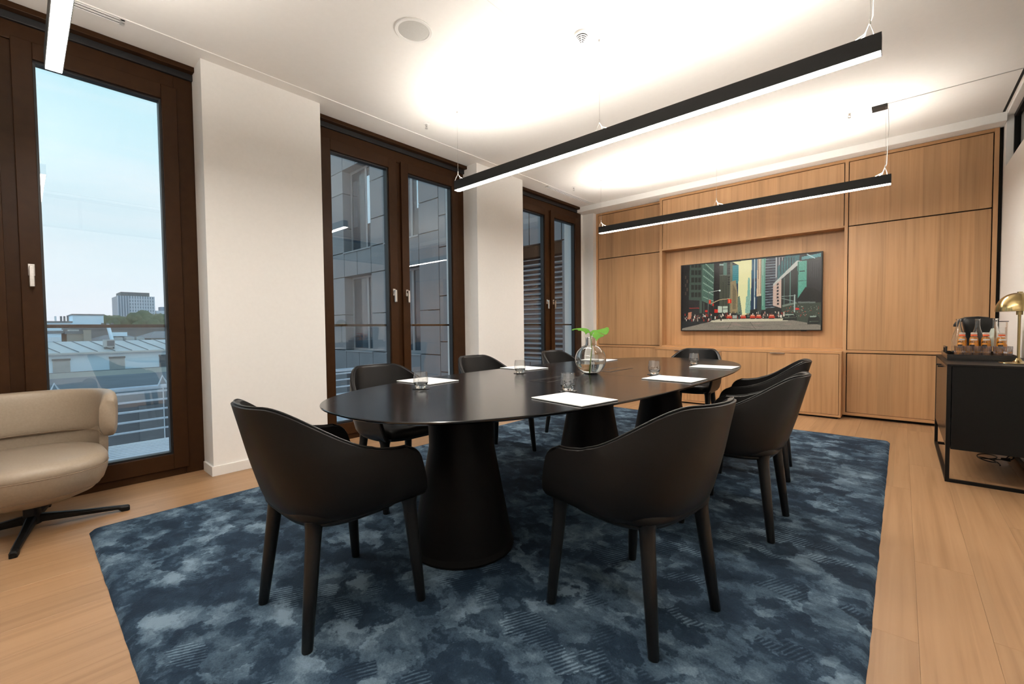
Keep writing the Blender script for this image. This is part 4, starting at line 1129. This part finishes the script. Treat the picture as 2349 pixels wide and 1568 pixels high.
# brass table lamp
lm = thing('brass_table_lamp', (0.582, 4.395, zt_sb + 0.0005), 'brass mushroom table lamp with domed shade on the sideboard', 'lamp')
MB().lathe([(0.0, 0.0), (0.088, 0.0), (0.090, 0.003), (0.088, 0.006), (0.030, 0.010), (0.018, 0.018), (0.011, 0.034), (0.0, 0.034)], 48).build('base', 'brass', lm, smooth=True, angle=0.9)
MB().lathe([(0.0, 0.02), (0.0072, 0.02), (0.0072, 0.345), (0.0, 0.345)], 20).build('pole', 'brass', lm, smooth=True, angle=0.9)
MB().lathe([(0.0, 0.322), (0.0155, 0.322), (0.0155, 0.348), (0.0, 0.348)], 24).build('collar', 'brass', lm, smooth=True, angle=0.9)
sh = []
for k in range(15):
    a = (PI / 2) * k / 14; sh.append((0.112 * math.cos(a) ** 0.85 if k < 14 else 0.0, 0.347 + 0.122 * math.sin(a)))
shi = [(max(0, r - 0.002), z - 0.002) for r, z in reversed(sh)]
MB().lathe([(0.110, 0.347)] + sh + shi, 56).build('shade', 'brass', lm, smooth=True, angle=0.9)
MB().lathe([(0.0, 0.466), (0.013, 0.466), (0.013, 0.474), (0.0, 0.475)], 20).build('finial', 'brass', lm, smooth=True, angle=0.9)
tag(MB().tube([(0.66, 4.40, zt_sb + 0.004), (0.675, 4.45, zt_sb + 0.004), (0.684, 4.6, zt_sb + 0.004), (0.685, 4.75, zt_sb + 0.004)], 0.003, 8).build('lamp_cable', 'black_plastic', smooth=True), 'black cable lying on the sideboard behind the brass lamp', 'cable')

# coiled cable under the sideboard
cc = thing('coiled_cable', (0.53, 4.78, 0), 'coiled black power cable with plug on the floor under the sideboard', 'cable')
pts = []
for k in range(60):
    a = k / 59 * 4.2 * PI
    r_ = 0.055 + 0.008 * math.sin(a * 0.7)
    pts.append((-0.02 + r_ * math.cos(a) * 0.9 - 0.02 * k / 59, r_ * math.sin(a) * 1.3 + 0.06 * k / 59, 0.005 + 0.010 * (k / 59) + 0.05 * abs(math.sin(a * 0.25))))
pts += [(0.06, 0.10, 0.03), (0.10, 0.16, 0.06), (0.125, 0.25, 0.14)]
MB().tube(pts, 0.004, 8).build('cord', 'black_plastic', cc, smooth=True)
MB().tube([(0.03, -0.02, 0.060), (0.075, -0.03, 0.062)], [0.009, 0.013], 10).build('plug', 'black_plastic', cc, smooth=True)
MB().tube([(0.075, -0.03, 0.062), (0.088, -0.035, 0.075), (0.088, -0.035, 0.12), (0.088, -0.03, 0.222)], 0.004, 8).build('plug_lead', 'black_plastic', cc, smooth=True)

# ------------------------------------------------------------------ beige lounge armchair
ac = thing('lounge_armchair', (-3.49, 0.01, 0), 'beige leather swivel lounge armchair with four star base by the leftmost window', 'armchair', rz=0.0)
# local +x is forward (into the room)
NP = 56
def sel(rx, ry, n_, z, cx_=0.0, N2=NP):
    return [(cx_ + sup(rx, ry, n_, 2 * PI * k / N2)[0], sup(rx, ry, n_, 2 * PI * k / N2)[1], z) for k in range(N2)]
rows = [sel(0.10, 0.10, 2, 0.150, -0.02), sel(0.19, 0.19, 2.1, 0.163, 0.0), sel(0.262, 0.250, 2.3, 0.200, 0.02), sel(0.300, 0.285, 2.5, 0.250, 0.035), sel(0.318, 0.300, 2.6, 0.305, 0.045), sel(0.322, 0.303, 2.6, 0.340, 0.048)]
mb = MB().grid(rows, closed_u=True); mb.f.append(tuple(reversed(range(NP)))); mb.f.append(tuple(5 * NP + k for k in range(NP)))
mb.build('seat_shell', 'beige_leather', ac, smooth=True, angle=1.2)
rows = [sel(0.318, 0.299, 2.6, 0.338, 0.048), sel(0.324, 0.304, 2.6, 0.346, 0.048), sel(0.322, 0.302, 2.6, 0.372, 0.047), sel(0.308, 0.288, 2.6, 0.395, 0.045), sel(0.265, 0.245, 2.5, 0.410, 0.04), sel(0.15, 0.14, 2.3, 0.412, 0.03), sel(0.02, 0.02, 2, 0.411, 0.03)]
mb = MB().grid(rows, closed_u=True); mb.f.append(tuple(reversed(range(NP)))); mb.f.append(tuple(6 * NP + k for k in range(NP)))
mb.build('seat_cushion', 'beige_leather', ac, smooth=True, angle=1.2)
MB().tube(sel(0.3225, 0.3025, 2.6, 0.341, 0.048), 0.0022, 6, cyc=True).build('seat_seam', 'beige_seam', ac, smooth=True)
MB().tube(sel(0.285, 0.270, 2.4, 0.226, 0.028), 0.0015, 6, cyc=True).build('lower_seam', 'beige_seam', ac, smooth=True)
# C shaped back: lower waist and upper wrap-around band
def cband(zs, half_deg, rx, ry, thick, cx_, n_=36, flare=0.0, lean=0.0):
    """closed rounded-rectangle section swept round the back"""
    z0, z1 = zs; rows = []
    for i in range(n_ + 1):
        a = math.radians(180 - half_deg + 2 * half_deg * i / n_)
        ca_, sa_ = math.cos(a), math.sin(a)
        endk = min(i, n_ - i) / n_
        shr = 1.0 if endk > 0.06 else 0.70 + 0.30 * math.sqrt(endk / 0.06)
        sec = []
        hz = (z1 - z0) / 2 * shr; zc_ = (z0 + z1) / 2; ht = thick / 2 * (0.8 + 0.2 * shr)
        for k in range(24):
            t_ = 2 * PI * k / 24
            dx_, dz_ = sup(ht, hz, 3.4, t_)
            z = zc_ + dz_
            ll = lean * (z - z0)
            sec.append((cx_ + (rx + dx_ + ll) * math.copysign(abs(ca_) ** 0.8, ca_), (ry + dx_ + ll * 0.3) * math.copysign(abs(sa_) ** 0.8, sa_), z))
        rows.append(sec)
    mb = MB().grid(rows, closed_u=True)
    mb.f.append(tuple(range(24))); mb.f.append(tuple(n_ * 24 + k for k in reversed(range(24))))
    return mb
cband((0.452, 0.712), 112, 0.305, 0.318, 0.075, -0.03, lean=0.10).build('back_band', 'beige_leather', ac, smooth=True, angle=1.2)
cband((0.24, 0.600), 84, 0.306, 0.300, 0.044, -0.03, lean=0.06).build('back_waist', 'beige_leather', ac, smooth=True, angle=1.2)
pth = []
for k in range(41):
    a = math.radians(180 - 100 + 200 * k / 40); ca_, sa_ = math.cos(a), math.sin(a)
    pth.append((-0.03 + 0.272 * math.copysign(abs(ca_) ** 0.8, ca_), 0.284 * math.copysign(abs(sa_) ** 0.8, sa_), 0.468))
MB().tube(pth, 0.002, 6).build('back_seam', 'beige_seam', ac, smooth=True)
# star base
MB().lathe([(0.0, 0.030), (0.036, 0.030), (0.040, 0.055), (0.034, 0.085), (0.034, 0.160), (0.0, 0.160)], 28).build('column', 'black_powder_coat', ac, smooth=True, angle=0.9)
for k in range(4):
    a = math.radians(80 - 90 * k)
    c_, s_ = math.cos(a), math.sin(a)
    rows = []
    for (r_, w_, zb_, zt_) in ((0.015, 0.024, 0.036, 0.080), (0.05, 0.021, 0.036, 0.076), (0.20, 0.017, 0.026, 0.053), (0.345, 0.0155, 0.016, 0.037), (0.360, 0.0155, 0.001, 0.035), (0.388, 0.0150, 0.0, 0.032), (0.396, 0.012, 0.002, 0.026)):
        rows.append([(r_ * c_ - o_ * s_, r_ * s_ + o_ * c_, z) for (o_, z) in ((-w_, zb_), (w_, zb_), (w_, lerp(zb_, zt_, 0.7)), (w_ * 0.6, zt_), (-w_ * 0.6, zt_), (-w_, lerp(zb_, zt_, 0.7)))])
    mb = MB().grid(rows, closed_u=True); mb.f.append(tuple(range(6))); mb.f.append(tuple(6 * 6 + q_ for q_ in reversed(range(6))))
    mb.build('base_arm', 'black_powder_coat', ac, bevel=0.002)

# ------------------------------------------------------------------ outside: wing of the building seen through windows 2 and 3
FYY = 7.30
fw = thing('facade_wing', (-10, FYY, 0), 'grey panel clad building wing with windows seen through the middle window', 'building')
def fp(nm, x0, x1, y0, y1, z0, z1, mat, par=fw, bev=0.0):
    return B(x0 + 10, x1 + 10, y0 - FYY, y1 - FYY, z0, z1).build(nm, mat, par, bevel=bev)
fp('backing', -24.0, -4.31, FYY + 0.42, FYY + 0.7, -12, 16, 'facade_joint')
wins = []
for xc_ in (-20.6, -17.0, -13.17, -10.72, -8.1, -5.98):
    for zlo in (-3.15, 0.36, 3.62, 7.2):
        wins.append((xc_ - 0.84, xc_ + 0.84, zlo, zlo + (2.45 if zlo == 0.36 else 2.72)))
wins = [w for w in wins if not (w[0] > -9.2 and w[1] < -7.0)]
xb = [-24.0, -22.6, -21.44, -19.76, -18.6, -17.84, -16.16, -15.1, -14.01, -12.33, -11.56, -9.88, -9.02, -8.0, -6.82, -5.14, -4.31]
zb_l = [-12, -8, -6.2, -4.7, -3.15, -1.6, -0.43, 0.36, 1.55, 2.81, 3.62, 4.45, 5.60, 6.34, 7.2, 8.6, 9.92, 11.0, 13, 16]
g_ = 0.012
for i in range(len(xb) - 1):
    xa, xe = xb[i], xb[i + 1]; xm = (xa + xe) / 2
    iswin_col = [w for w in wins if w[0] - 0.02 < xm < w[1] + 0.02]
    zs_ = zb_l[:]
    if not iswin_col and i % 2 == 0: zs_ = [z + 0.35 for z in zb_l]
    for j in range(len(zs_) - 1):
        za, ze = zs_[j], zs_[j + 1]
        if any(w[2] - 0.02 < (za + ze) / 2 < w[3] + 0.02 for w in iswin_col): continue
        if xe < -18 and (za > 9 or ze < -3): continue
        cuts = [(xa, xe)] if (xe - xa) < 1.5 else [(xa, xm), (xm, xe)]
        for (p, q_) in cuts:
            fp('panel', p + g_, q_ - g_, FYY, FYY + 0.40, za + g_, ze - g_, 'facade_panel', bev=0.004)
for (xa, xe, za, ze) in wins:
    if xe < -18: continue
    wn_ = empty('facade_window', (0, 0, 0), 0, fw)
    for (p, q_, r_, s_) in ((xa, xa + 0.07, za, ze), (xe - 0.07, xe, za, ze), (xa + 0.07, xe - 0.07, ze - 0.07, ze), (xa + 0.07, xe - 0.07, za, za + 0.07), ((xa + xe) / 2 + 0.10, (xa + xe) / 2 + 0.20, za + 0.07, ze - 0.07)):
        fp('window_frame', p, q_, FYY + 0.28, FYY + 0.36, r_, s_, 'facade_window_frame', wn_)
    fp('pane', xa + 0.07, xe - 0.07, FYY + 0.31, FYY + 0.325, za + 0.07, ze - 0.07, 'dark_pane', wn_)
    if za > 3 and za < 5:  # mirror strips added over the dark panes to imitate reflected sky
        for dx in (0.16, 0.95) if xe < -12 else (0.55, 1.25):
            fp('sky_reflection_strip', xa + dx, xa + dx + 0.26, FYY + 0.285, FYY + 0.305, za + 0.85, ze - 0.35, 'sky_mirror', wn_)
    fp('sill', xa - 0.02, xe + 0.02, FYY - 0.03, FYY + 0.28, za - 0.04, za, 'facade_window_frame', wn_)
# lowered outdoor blind in the nearest facade window
bl = thing('outdoor_blind', (-5.98, FYY, 0), 'closed slatted outdoor blind seen through the farthest window', 'blind')
slat = MB()
slat.poly([(-0.83, -0.050, -0.026), (0.83, -0.050, -0.026), (0.83, 0.030, 0.030), (-0.83, 0.030, 0.030)])
slat.poly([(-0.83, -0.046, -0.034), (-0.83, 0.034, 0.022), (0.83, 0.034, 0.022), (0.83, -0.046, -0.034)])
slat.v = [(p[0], p[1], p[2]) for p in slat.v]
sm_ = B(-0.83, 0.83, -0.045, 0.045, -0.003, 0.003).mesh('slat', 'blind_slat', bevel=0.001, bseg=1)
for k in range(30):
    z = 2.52 - k * 0.106
    if z < -0.55: break
    o = link('slat', sm_, bl, (0, 0.12, z)); o.rotation_euler = (math.radians(24), 0, 0)
B(-0.84, 0.84, 0.05, 0.20, 2.56, 2.80).build('blind_box', 'bronze_frame', bl, bevel=0.004)
for s in (-0.82, 0.82):
    B(s - 0.02, s + 0.02, 0.10, 0.14, -0.6, 2.56).build('guide_rail', 'facade_window_frame', bl)

# steel walkway and railing outside the first window
wk = thing('steel_walkway', (-6.0, 0.5, -0.285), 'steel slatted walkway just outside the leftmost window', 'walkway')
for k in range(26):
    x_ = -4.60 - k * 0.085
    B(x_ - 0.020 + 6.0, x_ + 0.020 + 6.0, -3.0, 3.2, 0.0, 0.035).build('walkway_slat', 'galvanised', wk)
for y_ in (-2.4, -1.2, 0.1, 1.3, 2.5):
    B(-0.85, 1.45, y_ - 0.03, y_ + 0.03, -0.08, -0.002).build('joist', 'render_dark', wk)
rl = thing('steel_railing', (-6.80, 0.6, -0.25), 'pale blue steel railing with horizontal bars outside the leftmost window', 'railing', rz=math.radians(3.5))
for (z, r_) in ((0.63, 0.026), (0.575, 0.014), (0.47, 0.013), (0.355, 0.013), (0.235, 0.013), (0.115, 0.012)):
    MB().tube([(0, -3.2, z), (0, 3.2, z)], r_, 10).build('rail_bar', 'galvanised', rl, smooth=True)
for y_ in (-2.24, -1.31, -0.38, 0.55, 1.48, 2.41):
    MB().tube([(0.02, y_, -0.02), (0.02, y_, 0.63)], 0.006, 8).build('post', 'galvanised', rl)
    MB().tube([(0.02, y_ - 0.05, 0.63), (0.0, y_, 0.76), (0.02, y_ + 0.06, 0.63)], 0.012, 8).build('bracket', 'galvanised', rl)

# ------------------------------------------------------------------ outside: the town
def bbox(nm, par, o, x0, x1, y0, y1, z0, z1, mat, bev=0.0):
    return B(x0 - o[0], x1 - o[0], y0 - o[1], y1 - o[1], z0 - o[2], z1 - o[2]).build(nm, mat, par, bevel=bev)
o = (-48, 6, -14)
wb = thing('white_house', o, 'white rendered house with grey roller shutters and metal roof', 'house')
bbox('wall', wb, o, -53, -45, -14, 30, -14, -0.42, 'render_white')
for k, y_ in enumerate((-7.5, -4.5, -1.5, 1.87, 4.86, 7.85, 10.9, 14)):
    shut = bbox('shutter', wb, o, -45.02, -44.96, y_ - 0.44, y_ + 0.44, -2.2, -0.98, 'shutter_grey' if y_ != 7.85 else 'render_dark')
    bbox('shutter_box', wb, o, -45.02, -44.90, y_ - 0.47, y_ + 0.47, -0.98, -0.84, 'slate_roof')
mb = MB(); mb.poly([(-44.75 - o[0], -20, -0.42 - o[2]), (-44.75 - o[0], 24, -0.42 - o[2]), (-47.2 - o[0], 24, 0.34 - o[2]), (-47.2 - o[0], -20, 0.34 - o[2])])
mb.poly([(-44.75 - o[0], -20, -0.50 - o[2]), (-47.2 - o[0], -20, 0.26 - o[2]), (-47.2 - o[0], 24, 0.26 - o[2]), (-44.75 - o[0], 24, -0.50 - o[2])])
mb.poly([(-44.75 - o[0], -20, -0.50 - o[2]), (-44.75 - o[0], 24, -0.50 - o[2]), (-44.75 - o[0], 24, -0.42 - o[2]), (-44.75 - o[0], -20, -0.42 - o[2])])
mb.build('roof', 'zinc_roof', wb, fix=False)
bbox('gutter', wb, o, -44.80, -44.62, -14, 30, -0.56, -0.44, 'zinc_roof')
for k in range(30):
    y_ = -8 + k * 0.98
    MB().tube([(-44.75 - o[0], y_ - o[1] , -0.40 - o[2]), (-47.2 - o[0], y_ - o[1] - 1.2, 0.36 - o[2])], 0.035, 4).build('roof_seam', 'slate_roof', wb)
bbox('roof_terrace', wb, o, -53, -47.2, -14, 30, -0.4, 0.28, 'slate_roof')
o2 = (-45.4, 4.5, 0.0)
au = thing('air_conditioner', o2, 'boxy grey air conditioner unit on the metal roof outside', 'air conditioner')
B(-0.25, 0.25, -0.36, 0.30, -0.10, 0.46).build('casing', 'shutter_grey', au, bevel=0.02)
B(0.25, 0.27, -0.16, 0.26, -0.03, 0.38).build('fan_grille', 'render_dark', au)
for y_ in (-0.3, 0.2): B(-0.2, 0.2, y_, y_ + 0.06, -0.25, -0.10).build('foot', 'render_dark', au)
o = (-36, 5, -14)
gh = thing('grey_annex', o, 'low grey flat roofed annex in front of the white house', 'building')
bbox('wall', gh, o, -43.0, -33, -14, 30, -14, -3.0, 'render_grey')
mb = MB(); mb.poly([(-43.0 - o[0], -19, -1.72 - o[2]), (-43.0 - o[0], 25, -1.72 - o[2]), (-33 - o[0], 25, -2.95 - o[2]), (-33 - o[0], -19, -2.95 - o[2])])
mb.build('roof', 'render_grey', gh, fix=False)
bbox('parapet', gh, o, -43.1, -42.9, -14, 30, -3, -1.70, 'slate_roof')
o = (-24, 5, -14)
dh = thing('dark_glass_annex', o, 'dark blue glazed annex below the steel railing outside', 'building')
bbox('wall', dh, o, -30, -18, -14, 6.8, -14, -1.15, 'render_dark')
for k in range(8):
    bbox('window_pier', dh, o, -18.0, -17.9, -12 + k * 2.4, -11.4 + k * 2.4, -12, -1.3, 'slate_roof')
tag(struct(B(-900, -4.4, -500, 900, -15, -14).build('ground', 'asphalt')))
def house(nm, lab, ox, x0, x1, y0, y1, ztop, wallm, roofm, roof='flat', extra=None):
    o = ((x0 + x1) / 2, (y0 + y1) / 2, -14)
    t = thing(nm, o, lab, 'house')
    bbox('wall', t, o, x0, x1, y0, y1, -14, ztop, wallm)
    if roof == 'flat':
        bbox('roof', t, o, x0 - 0.15, x1 + 0.15, y0 - 0.15, y1 + 0.15, ztop, ztop + 0.25, roofm)
    else:
        xm = (x0 + x1) / 2; hh = roof
        mb = MB()
        P = [(x1 + .2, y0 - .2, ztop), (x1 + .2, y1 + .2, ztop), (xm, y1 - 1, ztop + hh), (xm, y0 + 1, ztop + hh), (x0 - .2, y0 - .2, ztop), (x0 - .2, y1 + .2, ztop)]
        P = [(p[0] - o[0], p[1] - o[1], p[2] - o[2]) for p in P]
        for f_ in ((0, 1, 2, 3), (4, 3, 2, 5), (0, 3, 4), (1, 5, 2), (0, 4, 5, 1)): mb.poly([P[i] for i in f_])
        mb.build('roof', roofm, t)
    return t, o
t, o = house('beige_house', 'beige house with chimneys behind the white rendered house', 0, -66, -56, 2.75, 4.30, 0.9, 'render_grey', 'slate_roof')
bbox('chimney', t, o, -56.4, -55.6, 3.8, 4.3, 0.0, 1.25, 'render_grey'); bbox('roof_box', t, o, -60, -57, 3.0, 3.6, 1.1, 1.3, 'shutter_grey')
t, o = house('pale_house', 'pale flat roofed house at the far left behind the white house', 0, -64, -56, -8, 2.4, 0.95, 'render_white', 'slate_roof')
bbox('roof_unit', t, o, -55.8, -55.0, 1.5, 2.3, 0.25, 0.62, 'galvanised')
t, o = house('slate_house', 'dark slate roofed house with dormers behind the air conditioner', 0, -66, -56, 4.70, 8.40, 0.10, 'render_dark', 'slate_roof', 0.62)
for y_ in (5.9, 6.75, 7.5): bbox('dormer', t, o, -57.6, -55.8, y_, y_ + 0.6, 0.1, 0.52, 'shutter_grey')
bbox('skylight', t, o, -60.2, -58, 6.0, 7.1, 0.6, 1.0, 'render_white')
MB().tube([(-55.7 - o[0], 5.75 - o[1], 0.1 - o[2]), (-56.2 - o[0], 5.5 - o[1], 1.75 - o[2])], 0.14, 10).build('vent_pipe', 'render_white', t)
t, o = house('brick_house', 'brown gabled house at the right edge of the window view', 0, -66, -57, 8.8, 14, 0.35, 'render_grey', 'slate_roof', 0.7)
t, o = house('long_dark_roof', 'long low dark roof behind the nearer houses', 0, -100, -84, 4.5, 40, 1.45, 'render_dark', 'slate_roof')
for y_ in (7.6, 8.1, 8.6): bbox('chimney', t, o, -84.6, -84.0, y_, y_ + 0.25, 1.4, 2.3, 'render_dark')
t, o = house('blue_grey_block', 'blue grey flat roofed block with a long rooftop box', 0, -130, -117, 6.6, 10.9, 4.25, 'render_white', 'slate_roof')
bbox('wing', t, o, -130, -117.5, 3.0, 6.6, -14, 3.0, 'render_white')
t, o = house('low_white_block', 'low white block with rooftop vents at the left', 0, -116, -104, 2.4, 5.7, 2.65, 'render_white', 'slate_roof')
for k, y_ in enumerate((3.9, 4.55, 4.95, 5.35)): MB().tube([(-105 - o[0], y_ - o[1], 2.8 - o[2]), (-105 - o[0], y_ - o[1], 3.75 - o[2])], 0.13, 10).build('roof_vent', 'galvanised' if k == 0 else 'render_dark', t)
# office tower
o = (-310, 42, -14)
tw = thing('office_tower', o, 'tall pale office tower rising above the trees', 'tower')
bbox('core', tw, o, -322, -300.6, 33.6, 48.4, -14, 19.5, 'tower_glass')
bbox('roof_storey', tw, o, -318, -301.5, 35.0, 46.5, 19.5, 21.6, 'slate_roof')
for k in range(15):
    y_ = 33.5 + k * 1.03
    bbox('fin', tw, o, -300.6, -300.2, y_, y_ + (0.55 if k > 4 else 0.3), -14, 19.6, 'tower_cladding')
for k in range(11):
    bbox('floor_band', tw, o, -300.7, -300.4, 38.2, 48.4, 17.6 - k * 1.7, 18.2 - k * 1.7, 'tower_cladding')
o = (-315, 53, -14)
t = thing('far_office_block', o, 'small pale office block right of the tower', 'building')
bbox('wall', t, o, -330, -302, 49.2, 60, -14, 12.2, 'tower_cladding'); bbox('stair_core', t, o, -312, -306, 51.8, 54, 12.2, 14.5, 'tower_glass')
# trees in front of the tower
random.seed(11)
TRE = [(-205, 17.2, 6.4, 2.6), (-200, 19.8, 6.6, 3.0), (-198, 22.4, 6.5, 3.0), (-196, 25.0, 7.6, 3.3), (-192, 27.6, 8.2, 3.6), (-190, 30.2, 7.2, 3.2), (-188, 33.0, 6.8, 3.2), (-186, 36.0, 6.2, 3.2), (-205, 13.0, 7.0, 2.4)]
for k, (x_, y_, zt_, r_) in enumerate(TRE):
    x_ = -180 - 11.0 * (k % 3)
    y_ = -x_ * (0.097 + 0.0118 * k if k < 8 else 0.076)
    t = thing('broadleaf_tree', (x_, y_, -14), 'dark green tree in the row below the office tower, number %s from the left' % ('two', 'three', 'four', 'five', 'six', 'seven', 'eight', 'nine', 'one')[k], 'tree', 'trees below the tower')
    bm = bmesh.new()
    for q_ in range(9):
        cx_, cy_, cz_ = random.uniform(-.5, .5) * r_, random.uniform(-.55, .55) * r_, random.uniform(-1.6, 0.0) * r_
        if q_ == 0: cx_ = cy_ = cz_ = 0
        res_ = bmesh.ops.create_icosphere(bm, subdivisions=3, radius=r_ * random.uniform(0.5, 0.75), matrix=Matrix.Translation((cx_, cy_, cz_ + zt_ + 14 - 0.72 * r_)))
    for v_ in bm.verts:
        d = mnoise.noise(v_.co * 1.3) * 0.40 + mnoise.noise(v_.co * 3.1) * 0.30
        v_.co += v_.normal * d
    me_ = bpy.data.meshes.new('crown'); bm.to_mesh(me_); bm.free(); me_.materials.append(MATS['tree_leaves']); me_.shade_smooth()
    link('crown', me_, t)
    MB().tube([(0, 0, 0), (0, 0, zt_ + 14 - 2 * r_)], [0.5, 0.3], 8).build('trunk', 'bark', t)
